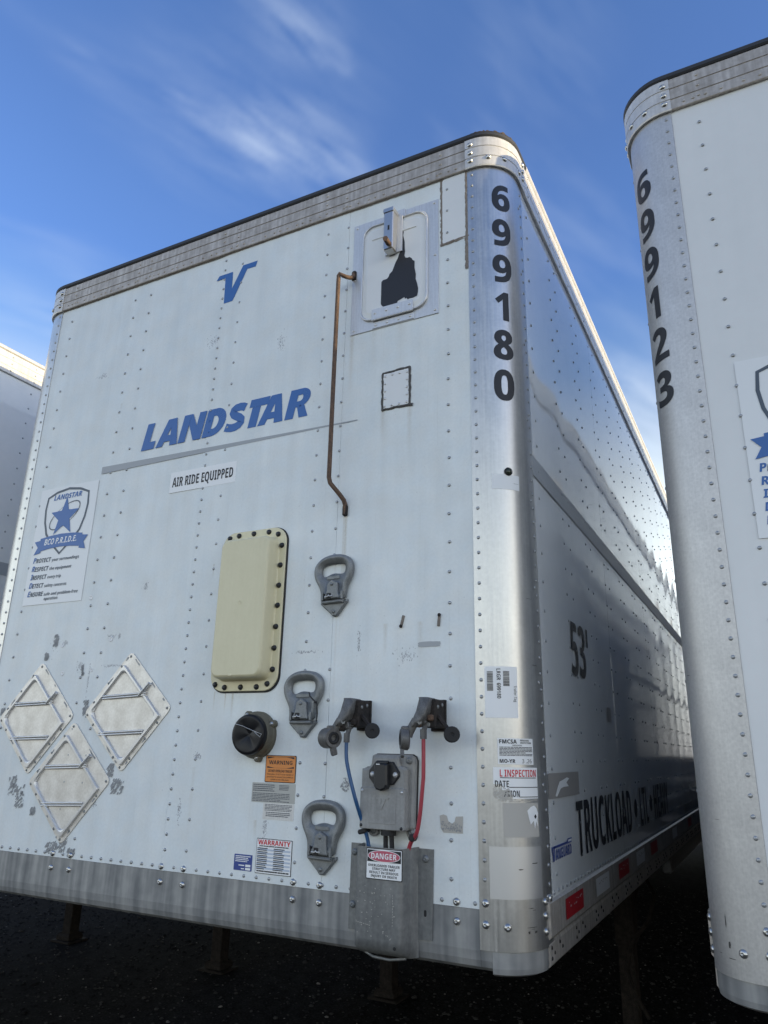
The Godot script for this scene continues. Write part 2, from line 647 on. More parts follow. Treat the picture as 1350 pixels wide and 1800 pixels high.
# the painted front sheet: mottled, with the stains that the photograph shows
func front_material() -> StandardMaterial3D:
	var w := 1024
	var h := 1152
	var a := noise_image(21, w, h, 0.01, 5).get_data()
	var b := noise_image(22, w, h, 0.03, 4, 1, 24).get_data()
	var c := noise_image(23, w, h, 0.16, 2).get_data()
	var e := noise_image(24, w, h, 0.02, 4).get_data()
	var out := PackedByteArray()
	out.resize(w * h * 3)
	for i in w * h:
		var v := 0.785 + (a[i] - 128) * 0.00016 + (b[i] - 128) * 0.00013 + (c[i] - 128) * 0.0001
		if c[i] > 216 and e[i] > 150:
			v -= 0.07
		var t := (e[i] - 128) * 0.00007
		out[i * 3] = clampi(int((v + t - 0.02) * 255.0 + 29.0), 0, 255)
		out[i * 3 + 1] = clampi(int(v * 255.0 + 29.0), 0, 255)
		out[i * 3 + 2] = clampi(int((v - t) * 255.0 + 29.0), 0, 255)
	var im := Image.create_from_data(w, h, false, Image.FORMAT_RGB8, out)
	# rust runs: below the rod, the hatch, the patch and the fittings  (x, top y, length, width, strength)
	var marks := [[0.648, 2.482, 0.42, 0.007, 0.5], [0.641, 2.48, 0.5, 0.004, 0.3], [0.626, 2.12, 0.4, 0.006, 0.12], [0.645, 3.236, 0.26, 0.012, 0.35], [0.74, 3.236, 0.2, 0.02, 0.14],
		[0.86, 3.236, 0.3, 0.03, 0.1], [0.79, 2.878, 0.12, 0.01, 0.3], [0.9, 2.875, 0.22, 0.012, 0.25], [0.75, 1.74, 0.1, 0.03, 0.15], [0.2, 1.866, 0.1, 0.006, 0.5],
		[0.165, 1.866, 0.08, 0.004, 0.5], [0.115, 1.866, 0.07, 0.004, 0.4], [0.82, 2.08, 0.12, 0.01, 0.25], [0.95, 2.08, 0.15, 0.012, 0.2], [0.8, 2.876, 0.5, 0.015, 0.07],
		[0.05, 1.6, 0.3, 0.01, 0.12], [0.052, 2.36, 0.06, 0.004, 0.45], [-0.6, 3.2, 0.05, 0.008, 0.2], [0.34, 1.44, 0.06, 0.008, 0.3]]
	var r := RandomNumberGenerator.new()
	r.seed = 4
	for mk in marks:
		var px := int((mk[0] + 1.14) / 2.28 * w)
		var py := int((3.86 - mk[1]) / 2.62 * h)
		var ln := int(mk[2] / 2.62 * h)
		var wd := maxi(1, int(mk[3] / 2.28 * w))
		for j in ln:
			for k in range(-wd, wd + 1):
				var f: float = mk[4] * r.randf_range(0.35, 1.0) * (1.0 - float(j) / ln) * (1.0 - absf(k) / (wd + 1.0))
				var X := px + k
				var Y := py + j
				if X >= 0 and X < w and Y >= 0 and Y < h:
					var old := im.get_pixel(X, Y)
					im.set_pixel(X, Y, old.lerp(Color(0.58, 0.5, 0.38), f))
	# scuffs and chips: x, y, half sizes
	var chips := [[-0.79, 2.09, 0.022, 0.028], [-0.73, 2.085, 0.012, 0.008], [-0.46, 2.1, 0.018, 0.006], [-0.415, 2.1, 0.005, 0.008], [-0.07, 3.4, 0.03, 0.02], [-0.1, 2.95, 0.01, 0.02],
		[0.72, 2.02, 0.004, 0.03], [-0.62, 1.98, 0.02, 0.02], [0.9, 1.97, 0.03, 0.02], [0.06, 1.64, 0.012, 0.008], [0.0, 1.46, 0.006, 0.03], [-0.43, 1.46, 0.012, 0.018], [0.38, 1.42, 0.008, 0.03],
		[0.98, 3.4, 0.012, 0.01], [-0.76, 3.38, 0.03, 0.01], [0.5, 2.0, 0.04, 0.004], [-0.56, 1.93, 0.004, 0.05], [-0.44, 1.98, 0.05, 0.005], [0.3, 3.3, 0.015, 0.03], [-0.3, 2.3, 0.01, 0.015]]
	for ch in chips:
		for k in 70:
			var X := int((ch[0] + ch[2] * r.randfn(0.0, 0.6) + 1.14) / 2.28 * w)
			var Y := int((3.86 - ch[1] - ch[3] * r.randfn(0.0, 0.6)) / 2.62 * h)
			if X >= 0 and X < w - 1 and Y >= 0 and Y < h - 2:
				im.set_pixel(X, Y, Color(0.66, 0.67, 0.68))
				if r.randf() < 0.4:
					im.set_pixel(X, Y + 1, Color(0.55, 0.56, 0.58))
	# dried run-off in the light film of road dust over the sheet
	for k in 260:
		var X := r.randi_range(2, w - 3)
		var Y := r.randi_range(0, h - 60)
		var f := r.randf_range(0.02, 0.09)
		for j in r.randi_range(12, 110):
			if Y + j < h:
				im.set_pixel(X, Y + j, im.get_pixel(X, Y + j).lerp(Color(0.7, 0.69, 0.66), f))
	var m := StandardMaterial3D.new()
	m.albedo_texture = ImageTexture.create_from_image(im)
	m.roughness = 0.38
	m.metallic_specular = 0.45
	return m


# ---------------------------------------------------------------- sky
func make_sky(sun: Vector3) -> Sky:
	var w := 1536
	var h := 768
	var n := FastNoiseLite.new()
	n.seed = 12
	n.frequency = 1.0
	n.fractal_octaves = 5
	n.noise_type = FastNoiseLite.TYPE_SIMPLEX_SMOOTH
	var data := PackedFloat32Array()
	data.resize(w * h * 3)
	var fore := Vector2(0.4, -0.92).normalized()   # the way the cirrus is combed
	# colour of clear air by height above the horizon: a pale, bright haze low down, blue above
	var keys := [[-90.0, 0.07, 0.07, 0.075], [-4.0, 0.07, 0.07, 0.075], [0.0, 1.25, 1.25, 1.22], [5.0, 2.05, 2.15, 2.08], [12.0, 1.9, 2.1, 2.12], [20.0, 0.8, 0.92, 1.02], [28.0, 0.23, 0.42, 0.81], [35.0, 0.14, 0.3, 0.73], [45.0, 0.115, 0.245, 0.61], [60.0, 0.095, 0.21, 0.53], [90.0, 0.08, 0.18, 0.46]]
	# wisps as strokes on a flat layer: two ends, width, strength
	var wisps := [[-0.475, -0.44, -0.435, -0.6, 0.022, 0.17], [-0.445, -0.48, -0.41, -0.62, 0.035, 0.13], [-0.645, -0.54, -0.58, -0.7, 0.018, 0.12], [-0.6, -0.6, -0.53, -0.76, 0.03, 0.16], [-0.56, -0.62, -0.47, -0.8, 0.05, 0.17], [-0.57, -0.54, -0.5, -0.78, 0.13, 0.07], [-0.735, -0.35, -0.69, -0.46, 0.012, 0.09], [-0.7, -0.46, -0.6, -0.72, 0.07, 0.08], [-0.2, -0.62, -0.13, -0.82, 0.07, 0.06], [-0.25, -1.5, -0.1, -1.9, 0.12, 0.4], [-1.3, -0.6, -1.1, -1.0, 0.06, 0.2], [-0.1, 0.5, 0.1, 1.1, 0.12, 0.45], [0.6, 0.2, 0.8, 0.8, 0.1, 0.4], [-0.8, 0.3, -0.6, 0.9, 0.1, 0.4], [0.5, -0.9, 0.8, -1.5, 0.1, 0.4]]
	for j in h:
		var el := PI / 2.0 - PI * (j + 0.5) / h
		var y := sin(el)
		var ce := cos(el)
		var deg := rad_to_deg(el)
		var k0 := 0
		while k0 < keys.size() - 2 and keys[k0 + 1][0] < deg:
			k0 += 1
		var A: Array = keys[k0]
		var B: Array = keys[k0 + 1]
		var f := clampf((deg - A[0]) / (B[0] - A[0]), 0.0, 1.0)
		var clear := Vector3(A[1], A[2], A[3]).lerp(Vector3(B[1], B[2], B[3]), f)
		var blue := smoothstep(14.0, 30.0, deg)
		for i in w:
			var a := TAU * (i + 0.5) / w
			var d := Vector3(sin(a) * ce, y, -cos(a) * ce)
			var mu := d.dot(sun)
			var c := clear * lerpf(1.0, 0.8 + 0.8 * mu * mu, blue)
			var fw := maxf(mu, 0.0)
			if y > -0.05:
				c += Vector3(1.0, 0.74, 0.45) * (0.45 * pow(fw, 12.0) + 1.6 * pow(fw, 80.0))
				c += Vector3(1.0, 0.88, 0.7) * 1.1 * pow(fw, 4.0) * exp(-maxf(deg, 0.0) / 16.0)
			if y > 0.03:
				var q := Vector2(d.x, d.z) / (y + 0.12)
				var u := q.dot(fore)
				var v := q.dot(Vector2(-fore.y, fore.x))
				var warp := n.get_noise_2d(u * 0.7 + 9.0, v * 0.7) * 0.3
				var fil := n.get_noise_2d(u * 3.5 + 40.0 + warp * 2.0, v * 16.0 + warp * 2.0)
				var cov := 0.1 * smoothstep(0.1, 0.7, n.get_noise_2d(u * 0.8, v * 2.4 + warp) + 0.3 * fil)
				cov += 0.4 * smoothstep(0.0, 0.6, n.get_noise_2d(u * 1.1 + 3.0, v * 1.8 + warp)) * (1.0 - smoothstep(16.0, 30.0, deg))
				for s in wisps:
					var p0 := Vector2(s[0], s[1])
					var p1 := Vector2(s[2], s[3])
					var dq := q + Vector2(warp, -warp) * 0.06 - p0
					if dq.length_squared() > pow((p1 - p0).length() + 3.0 * s[4], 2.0):
						continue
					var t := clampf(dq.dot(p1 - p0) / (p1 - p0).length_squared(), 0.0, 1.0)
					var off := dq - (p1 - p0) * t
					var e: float = off.length() / (s[4] * (0.35 + 1.0 * sin(PI * clampf(t * 0.9 + 0.08, 0.0, 1.0))))
					cov += 0.78 * s[5] * exp(-e * e) * clampf(0.7 + 1.1 * fil + 0.5 * n.get_noise_2d(u * 9.0, v * 42.0 + warp * 3.0), 0.05, 1.8)
				c = c.lerp(Vector3(0.72, 0.84, 1.02).max(clear * 1.15), clampf(cov, 0.0, 0.85))
			var k := (j * w + i) * 3
			data[k] = c.x
			data[k + 1] = c.y
			data[k + 2] = c.z
	var im := Image.create_from_data(w, h, false, Image.FORMAT_RGBF, data.to_byte_array())
	var pm := PanoramaSkyMaterial.new()
	pm.panorama = ImageTexture.create_from_image(im)
	var sky := Sky.new()
	sky.sky_material = pm
	return sky


func _ready() -> void:
	# camera
	var cam := Camera3D.new()
	cam.name = "camera"
	cam.position = Vector3(1.9467, 1.6778 + LIFT, 2.1884)
	cam.rotation = Vector3(0.3144, 0.4809, 0.0227)
	cam.fov = rad_to_deg(2.0 * atan(900.0 / 1282.7))
	cam.near = 0.05
	cam.far = 1000.0
	cam.current = true
	add_child(cam)
	# sun: low on the right, just behind the plane of the fronts
	var sun_dir := Vector3(1.0, 0.205, -0.03).normalized()
	var sun := DirectionalLight3D.new()
	sun.name = "sun"
	sun.light_color = Color(1.0, 0.91, 0.72)
	sun.light_energy = 1.6
	sun.light_angular_distance = 0.5
	sun.shadow_enabled = true
	add_child(sun)
	sun.look_at_from_position(Vector3.ZERO, -sun_dir, Vector3.UP)
	var env := Environment.new()
	env.background_mode = Environment.BG_SKY
	env.sky = make_sky(sun_dir)
	env.tonemap_mode = Environment.TONE_MAPPER_LINEAR
	env.tonemap_exposure = 1.06
	env.sdfgi_enabled = true
	env.ssao_enabled = true
	env.ssil_enabled = true
	var we := WorldEnvironment.new()
	we.name = "world_environment"
	we.environment = env
	add_child(we)

	rng.seed = 77
	for f in [["bold", 700, "Droid Sans"], ["regular", 400, "Droid Sans"], ["serif", 700, "Droid Serif"]]:
		var sf := SystemFont.new()
		sf.font_names = PackedStringArray([f[2]])
		sf.font_weight = f[1]
		fonts[f[0]] = sf
	var heavy := FontVariation.new()
	heavy.base_font = fonts.bold
	heavy.variation_embolden = 0.35
	fonts["heavy"] = heavy
	make_materials()
	var s := Shape.new()
	s.lathe([Vector2(0.0062, 0.0), Vector2(0.0053, 0.0021), Vector2(0.0028, 0.0032), Vector2(0.0, 0.0035)], 8)
	rivet_mesh = s.mesh()
	s = Shape.new()
	s.lathe([Vector2(0.006, 0.0), Vector2(0.0042, 0.0026), Vector2(0.0, 0.0034)], 6)
	rivet_small = s.mesh()
	s = Shape.new()
	s.lathe([Vector2(0.0112, 0.0), Vector2(0.0107, 0.002), Vector2(0.0085, 0.0052), Vector2(0.0045, 0.0072), Vector2(0.0026, 0.0074), Vector2(0.0022, 0.0055), Vector2(0.0, 0.0055)], 12)
	bolt_mesh = s.mesh()

	build_yard()
	build_main()
	build_right()
	build_left()
	build_sun_blockers()


# ---------------------------------------------------------------- the yard
func build_yard() -> void:
	var s := Shape.new()
	s.quad(Vector3(-300, 0, 300), Vector3(300, 0, 300), Vector3(300, 0, -300), Vector3(-300, 0, -300), -1)
	var g := part(s, "ground", M.yard, self, "structure")
	g.set_meta("label", "dark crushed asphalt yard under the trailers")
	g.set_meta("category", "ground")
	# loose stones
	var r := RandomNumberGenerator.new()
	r.seed = 31
	var names := ["small dark stones lying over the crushed asphalt", "mid grey stones lying over the crushed asphalt", "pale chips lying over the crushed asphalt"]
	for k in 3:
		var base := Shape.new()
		var pts := []
		for i in 3:
			var ring := []
			for j in 6:
				var a := TAU * j / 6.0 + 0.3 * i
				var rad: float = [0.8, 1.0, 0.55][i] * r.randf_range(0.75, 1.15)
				ring.append(Vector3(cos(a) * rad, [0.0, 0.3, 0.62][i] * r.randf_range(0.85, 1.1), sin(a) * rad))
			pts.append(ring)
		base.loft(pts, -1, true, false)
		for j in range(1, 5):
			base.tri(pts[2][0], pts[2][j + 1], pts[2][j], -1)
		var mm := MultiMesh.new()
		mm.transform_format = MultiMesh.TRANSFORM_3D
		mm.mesh = base.mesh()
		mm.instance_count = [26000, 16000, 1500][k]
		for i in mm.instance_count:
			var x := r.randf_range(-7.5, 4.0)
			var z := r.randf_range(-10.0, 0.8)
			var sc := r.randf_range(0.004, 0.011) * (1.0 + 1.4 * pow(r.randf(), 6.0))
			if k == 2:
				sc *= 0.8
			var b := Basis.from_euler(Vector3(r.randf_range(-0.3, 0.3), r.randf() * TAU, r.randf_range(-0.3, 0.3))).scaled(Vector3(sc, sc * r.randf_range(0.7, 1.2), sc))
			mm.set_instance_transform(i, Transform3D(b, Vector3(x, -0.001, z)))
		var o := MultiMeshInstance3D.new()
		o.name = "gravel"
		o.multimesh = mm
		o.material_override = M["stone%d" % k]
		o.set_meta("kind", "stuff")
		o.set_meta("label", names[k])
		o.set_meta("category", "gravel")
		add_child(o, true)


# ---------------------------------------------------------------- a trailer's body
func trailer(label: String, where: Vector3, post: Material) -> Node3D:
	var t := Node3D.new()
	t.name = "semi_trailer"
	t.position = where
	t.set_meta("label", label)
	t.set_meta("category", "trailer")
	t.set_meta("group", "box trailers parked side by side")
	add_child(t, true)
	var s: Shape
	# corner posts, 3 mm proud of the sheets
	for side in [1.0, -1.0]:
		s = Shape.new()
		run(s, [Vector2(-0.004, 1.152), Vector2(0.003, 1.152), Vector2(0.003, 3.852), Vector2(-0.004, 3.852)], stations(0.0, 0.287), side)
		var p := part(s, "corner_post", post, t)
		s = Shape.new()
		var y := 3.819
		while y > 1.3:
			s.add(rivet_mesh, on_post(0.018, y, side))
			s.add(rivet_mesh, on_post(0.262, y - 0.02, side))
			y -= 0.0508
		for k in 9:
			s.add(rivet_mesh, on_post(0.24, 3.72 - k * 0.305, side))
		part(s, "rivet_row", M.rivet, p, "stuff")
	# rails
	var prof := [Vector2(-0.002, 3.847), Vector2(0.010, 3.847), Vector2(0.012, 3.850), Vector2(0.012, 3.889), Vector2(0.009, 3.8905), Vector2(0.009, 3.893), Vector2(0.012, 3.8945), Vector2(0.012, 3.937), Vector2(0.009, 3.9385), Vector2(0.009, 3.941), Vector2(0.012, 3.9425), Vector2(0.012, 3.981), Vector2(0.010, 3.985), Vector2(-0.002, 3.985)]
	s = Shape.new()
	straight(s, prof, -1.139, 1.139)
	var rail := part(s, "top_rail", M.rail, t)
	s = Shape.new()
	for g in [-1.045, -0.6, -0.52, -0.06, 0.02, 0.5, 0.6, 1.03]:
		for y in [3.872, 3.916, 3.962]:
			s.add(rivet_mesh, at(g, y, 0.012))
	for k in 56:
		if k % 9 != 4:
			s.add(rivet_mesh, at(-1.1 + k * 0.04 + (0.006 if k % 3 == 0 else -0.004), 3.868, 0.012))
	part(s, "rivet_row", M.rail, rail, "stuff")
	var cprof := []
	for q in prof:
		cprof.append(Vector2(q.x + 0.003 if q.x > 0.0 else q.x, q.y - 0.002 if q.y < 3.848 else q.y))
	for side in [1.0, -1.0]:
		s = Shape.new()
		run(s, cprof, stations(-0.004, 0.31), side)
		var cr := part(s, "rail_corner", M.sunlit_rail, t)
		for q in [[0.017, 3.956], [0.017, 3.915], [0.017, 3.877], [0.083, 3.882], [0.144, 3.885], [0.233, 3.882], [0.28, 3.961], [0.28, 3.927], [0.28, 3.888]]:
			put(bolt_mesh, "bolt", M.bolt, cr, on_post(q[0], q[1], side, 0.015))
		s = Shape.new()
		run(s, prof, [0.31, LEN], side)
		var sr := part(s, "side_rail", M.sunlit_rail, t)
		s = Shape.new()
		for k in 90:
			s.add(rivet_small, on_post(0.36 + k * 0.17, 3.868, side, 0.012))
			if k % 3 == 0 or k < 3:
				s.add(rivet_small, on_post(0.36 + k * 0.17, 3.916, side, 0.012))
				s.add(rivet_small, on_post(0.36 + k * 0.17, 3.962, side, 0.012))
		part(s, "rivet_row", M.rivet, sr, "stuff")
	# bent edge of the roof skin
	var edge := [Vector2(-0.01, 3.9855), Vector2(0.012, 3.9865), Vector2(0.017, 3.993), Vector2(0.017, 4.006), Vector2(0.011, 4.014), Vector2(-0.06, 4.018)]
	s = Shape.new()
	straight(s, edge, -SEAM, SEAM)
	for side in [1.0, -1.0]:
		run(s, edge, stations(0.0, 0.34), side)
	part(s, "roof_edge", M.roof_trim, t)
	for side in [1.0, -1.0]:
		s = Shape.new()
		run(s, edge, [0.34, LEN], side)
		part(s, "side_roof_edge", M.sunlit_rail, t)
	s = Shape.new()
	s.box(Vector3(0, 4.008, -LEN / 2 - 0.05), Vector3(2.5, 0.012, LEN - 0.15))
	part(s, "roof", M.paint, t)
	# bumper plate, bent under at the bottom
	s = Shape.new()
	var bp := [Vector2(-0.05, 1.095), Vector2(-0.022, 1.098), Vector2(-0.008, 1.108), Vector2(-0.003, 1.125), Vector2(-0.0005, 1.149), Vector2(-0.0005, 1.2515), Vector2(-0.01, 1.2515)]
	straight(s, bp, -SEAM, SEAM)
	part(s, "bumper_plate", M.bumper, t)
	for side in [1.0, -1.0]:
		s = Shape.new()
		run(s, [Vector2(-0.06, 1.086), Vector2(-0.02, 1.088), Vector2(-0.002, 1.096), Vector2(0.0, 1.11), Vector2(0.0, 1.151), Vector2(-0.02, 1.151)], stations(0.035, 0.232), side)
		part(s, "bumper_lip", M.bumper, t)
		s = Shape.new()
		var bq := []
		for q in bp:
			bq.append(Vector2(q.x - 0.001, minf(q.y, 1.16)))
		run(s, bq.slice(0, 6), stations(0.0, 0.231), side)
		part(s, "bumper_corner", M.bumper, t)
	# base rails of the sides
	for side in [1.0, -1.0]:
		s = Shape.new()
		run(s, [Vector2(-0.05, 1.098), Vector2(0.0, 1.098), Vector2(0.004, 1.104), Vector2(0.004, 1.155), Vector2(0.001, 1.163), Vector2(0.001, 1.166), Vector2(0.01, 1.176), Vector2(0.01, 1.262), Vector2(0.0, 1.267), Vector2(-0.02, 1.267)], [0.236, LEN], side)
		var br := part(s, "base_rail", M.rail, t)
		s = Shape.new()
		for k in 20:
			for q in [[0.0, 1.145], [0.03, 1.128], [0.0, 1.118], [0.09, 1.145], [0.12, 1.128]]:
				s.add(rivet_small, on_post(0.255 + k * 0.3 + q[0], q[1], side, 0.004))
		part(s, "rivet_row", M.dark_steel, br, "stuff")
	# floor and tail close the box
	s = Shape.new()
	s.box(Vector3(0, 1.14, -LEN / 2 - 0.05), Vector3(2.44, 0.06, LEN - 0.2))
	for k in 20:
		s.box(Vector3(0, 1.075, -0.5 - k * 0.75), Vector3(2.4, 0.09, 0.07))
	part(s, "floor_frame", M.underside, t)
	s = Shape.new()
	s.box(Vector3(0, 2.55, -LEN + 0.15), Vector3(2.5, 2.9, 0.05))
	part(s, "rear_door", M.paint, t)
	# landing gear and wheels
	for x in [-0.89, 0.89]:
		var lg := node("landing_leg", t)
		s = Shape.new()
		s.box(Vector3(x, 0.79, -3.5), Vector3(0.13, 0.62, 0.13), 0.008)
		part(s, "outer_tube", M.gear_steel, lg)
		s = Shape.new()
		s.box(Vector3(x, 0.28, -3.5), Vector3(0.105, 0.7, 0.105), 0.006)
		part(s, "inner_tube", M.gear_steel, lg)
		s = Shape.new()
		s.prism(rrect(x, 0.0, 0.09, 0.09, 0.01), 0.0, 0.03, 0.01)
		var f := Shape.new()
		f.xf = Transform3D(Basis(Vector3.RIGHT, -PI / 2.0), Vector3(0, -LIFT + 0.002, -3.5))
		f.prism(rrect(x, 0.0, 0.125, 0.115, 0.012), 0.0, 0.016, 0.006)
		f.prism(rrect(x, 0.0, 0.085, 0.085, 0.01), 0.02, 0.07, 0.02)
		part(f, "foot", M.gear_steel, lg)
		s = Shape.new()
		s.tube([Vector3(x, 0.55, -3.56), Vector3(x, 1.06, -4.5)], 0.028, 6)
		part(s, "brace", M.gear_steel, lg)
	s = Shape.new()
	s.tube([Vector3(-0.82, 0.8, -3.45), Vector3(0.82, 0.8, -3.45)], 0.03, 8)
	s.tube([Vector3(-0.82, 0.55, -3.52), Vector3(0.82, 1.02, -3.52)], 0.02, 6)
	part(s, "gear_shaft", M.gear_steel, t)
	for z in [-12.6, -13.85]:
		for x in [-1.0, 1.0]:
			var wh := node("wheel", t, Transform3D(Basis(Vector3.UP, PI / 2.0 * signf(x)), Vector3(x, 0.42, z)))
			s = Shape.new()
			s.lathe([Vector2(0.3, -0.3), Vector2(0.46, -0.3), Vector2(0.51, -0.26), Vector2(0.51, 0.2), Vector2(0.47, 0.25), Vector2(0.3, 0.25)], 28, true)
			part(s, "tyre", M.tyre, wh)
			s = Shape.new()
			s.lathe([Vector2(0.3, 0.24), Vector2(0.27, 0.2), Vector2(0.24, 0.08), Vector2(0.12, 0.09), Vector2(0.1, 0.2), Vector2(0.0, 0.21)], 20)
			part(s, "rim", M.bare, wh)
	s = Shape.new()
	for z in [-12.6, -13.85]:
		s.tube([Vector3(-0.9, 0.42, z), Vector3(0.9, 0.42, z)], 0.06, 8)
	s.box(Vector3(-0.5, 0.85, -13.2), Vector3(0.12, 0.35, 2.6))
	s.box(Vector3(0.5, 0.85, -13.2), Vector3(0.12, 0.35, 2.6))
	part(s, "axle_frame", M.gear_steel, t)
	return t


# front sheets with their rivets; the middle sheet laps over its neighbours
func front_sheets(t: Node3D, m: Material) -> void:
	var buckle := FastNoiseLite.new()
	buckle.seed = 19
	buckle.frequency = 1.3
	buckle.fractal_octaves = 2
	for q in [[-1.1395, -0.058, 0.0], [-0.057, 0.612, 0.0015], [0.6125, 1.1395, 0.0005]]:
		var st := SurfaceTool.new()
		st.begin(Mesh.PRIMITIVE_TRIANGLES)
		var nx := int((q[1] - q[0]) / 0.045)
		var ny := 56
		for i in nx:
			for j in ny:
				for k in [[0, 0], [1, 1], [1, 0], [0, 0], [0, 1], [1, 1]]:
					var x := lerpf(q[0], q[1], float(i + k[0]) / nx)
					var y := lerpf(1.2525, 3.86, float(j + k[1]) / ny)
					# slight quilting of thin sheet between its rivets
					var o := 0.0006 * buckle.get_noise_2d(x * 1.6, y) - 0.00025 * absf(sin((x - 0.053) / 0.5545 * PI))
					st.set_smooth_group(1)
					st.set_uv(Vector2((x + 1.14) / 2.28, (3.86 - y) / 2.62))
					st.add_vertex(Vector3(x, y, q[2] + o))
		for e in [[Vector3(q[0], 1.2525, 0), Vector3(q[1], 1.2525, 0)], [Vector3(q[1], 1.2525, 0), Vector3(q[1], 3.86, 0)], [Vector3(q[0], 3.86, 0), Vector3(q[0], 1.2525, 0)]]:
			var a: Vector3 = e[0] + Vector3(0, 0, q[2] - 0.004)
			var b: Vector3 = e[1] + Vector3(0, 0, q[2] - 0.004)
			var up := Vector3(0, 0, 0.004)
			for v in [a, b + up, b, a, a + up, b + up]:
				st.set_smooth_group(-1)
				st.set_uv(Vector2((v.x + 1.14) / 2.28, (3.86 - v.y) / 2.62))
				st.add_vertex(v)
		st.generate_normals()
		put(st.commit(), "front_panel", m, t)
	var s := Shape.new()
	for x in [-1.055, -0.608, -0.507, 0.053, 0.507, 0.608, 1.055]:
		for k in 25:
			if x > 1.0 and k < 3 or (x == 0.608 and k > 16 and k < 18):
				continue
			s.add(rivet_mesh, at(x + r_jit(), 3.767 - 0.1018 * k + r_jit(), 0.001))
	for k in 50:
		var y := 3.814 - 0.0509 * k
		if m == M.front and y > 2.93 and y < 3.05:
			put(rivet_mesh, "painted_rivet", M.blue_vinyl, t, at(-0.047, y, 0.0018))
		else:
			s.add(rivet_mesh, at(-0.047, y, 0.0015))
	for k in 45:
		var x := -1.122 + k * 0.0511
		if absf(x + 0.616) < 0.03 or absf(x + 0.518) < 0.03 or absf(x + 0.05) < 0.02 or absf(x - 0.05) < 0.02:
			continue
		s.add(rivet_mesh, at(x, 1.266, 0.001))
	part(s, "rivet_grid", M.rivet, t, "stuff")
	for x in [-0.616, -0.518, -0.056, 0.047, 0.506, 0.606, 1.07]:
		for y in [1.265, 1.215]:
			put(bolt_mesh, "bolt", M.bolt, t, Transform3D(Basis(Vector3.BACK, x * 9.0 + y * 7.0), Vector3(x, y, 0.001 if y > 1.25 else 0.0)))
	for side in [1.0, -1.0]:
		for q in [[0.018, 1.27], [0.018, 1.216], [0.079, 1.213], [0.214, 1.27], [0.261, 1.273], [0.214, 1.234], [0.263, 1.235], [0.214, 1.194], [0.265, 1.196]]:
			put(bolt_mesh, "bolt", M.bolt, t, on_post(q[0], q[1], side))


func r_jit() -> float:
	return rng.randf_range(-0.0012, 0.0012)


func side_frame(side: float) -> Transform3D:
	if side > 0.0:
		return Transform3D(Basis(Vector3(0, 0, -1), Vector3.UP, Vector3.RIGHT), Vector3(W, 0, 0))
	return Transform3D(Basis(Vector3(0, 0, 1), Vector3.UP, Vector3.LEFT), Vector3(-W, 0, 0))


# side sheets; u runs back from the front on the right side
func side_sheets(t: Node3D, side: float, m: Material, wavy: bool, rivets: bool) -> void:
	var n := FastNoiseLite.new()
	n.seed = 8
	n.frequency = 0.7
	n.fractal_octaves = 2
	var edges := [0.186]
	var e := 1.42
	while e < LEN - 0.2:
		edges.append(e)
		e += 1.2225
	edges.append(LEN)
	for k in edges.size() - 1:
		var s := Shape.new()
		s.g = 1
		var nu: int = 24 if wavy else 1
		var nv: int = 22 if wavy else 1
		var a: float = edges[k] + (0.0006 if k else 0.0)
		var b: float = edges[k + 1] - 0.0006
		var grid := []
		for i in nu + 1:
			var row := []
			for j in nv + 1:
				var u := lerpf(a, b, float(i) / nu)
				var y := lerpf(1.262, 3.866, float(j) / nv)
				var o := 0.0
				if wavy:
					var f := fposmod(u - 0.655, 0.4075) / 0.4075
					o = -0.0008 * sin(PI * f) * (0.5 + 1.3 * n.get_noise_2d(u * 0.9, 5.0)) + 0.0013 * n.get_noise_2d(u * 0.8, y * 0.9)
				row.append(Vector3(side * (W + o), y, -u))
			grid.append(row)
		s.loft(grid, 1, false, side > 0.0)
		part(s, "side_panel", m, t)
	if not rivets:
		return
	var s2 := Shape.new()
	s2.xf = side_frame(side)
	var k2 := 0
	for c in 39:
		var u := 0.605 + 0.4075 * c
		for d in [0.0, 0.1]:
			for j in 25:
				s2.add(rivet_mesh if c < 8 else rivet_small, at((u + d) if side > 0.0 else -(u + d), 3.79 - 0.1018 * j, 0.0005))
		k2 += 1
	for j in 25:
		s2.add(rivet_mesh, at(0.262 * side, 3.768 - 0.1018 * j, 0.0005))
	for k in 310:
		s2.add(rivet_mesh if k < 60 else rivet_small, at((0.225 + k * 0.0511) * side, 1.279, 0.0005))
	part(s2, "rivet_grid", M.rivet, t, "stuff")


# ---------------------------------------------------------------- decals
func sheet(parent: Node, called: String, m: Material, x0: float, y0: float, x1: float, y1: float, z: float, corner := 0.003) -> MeshInstance3D:
	var s := Shape.new()
	s.prism(rrect((x0 + x1) / 2, (y0 + y1) / 2, (x1 - x0) / 2, (y1 - y0) / 2, corner, 3), z - 0.0009, z, 0.0)
	return part(s, called, m, parent)


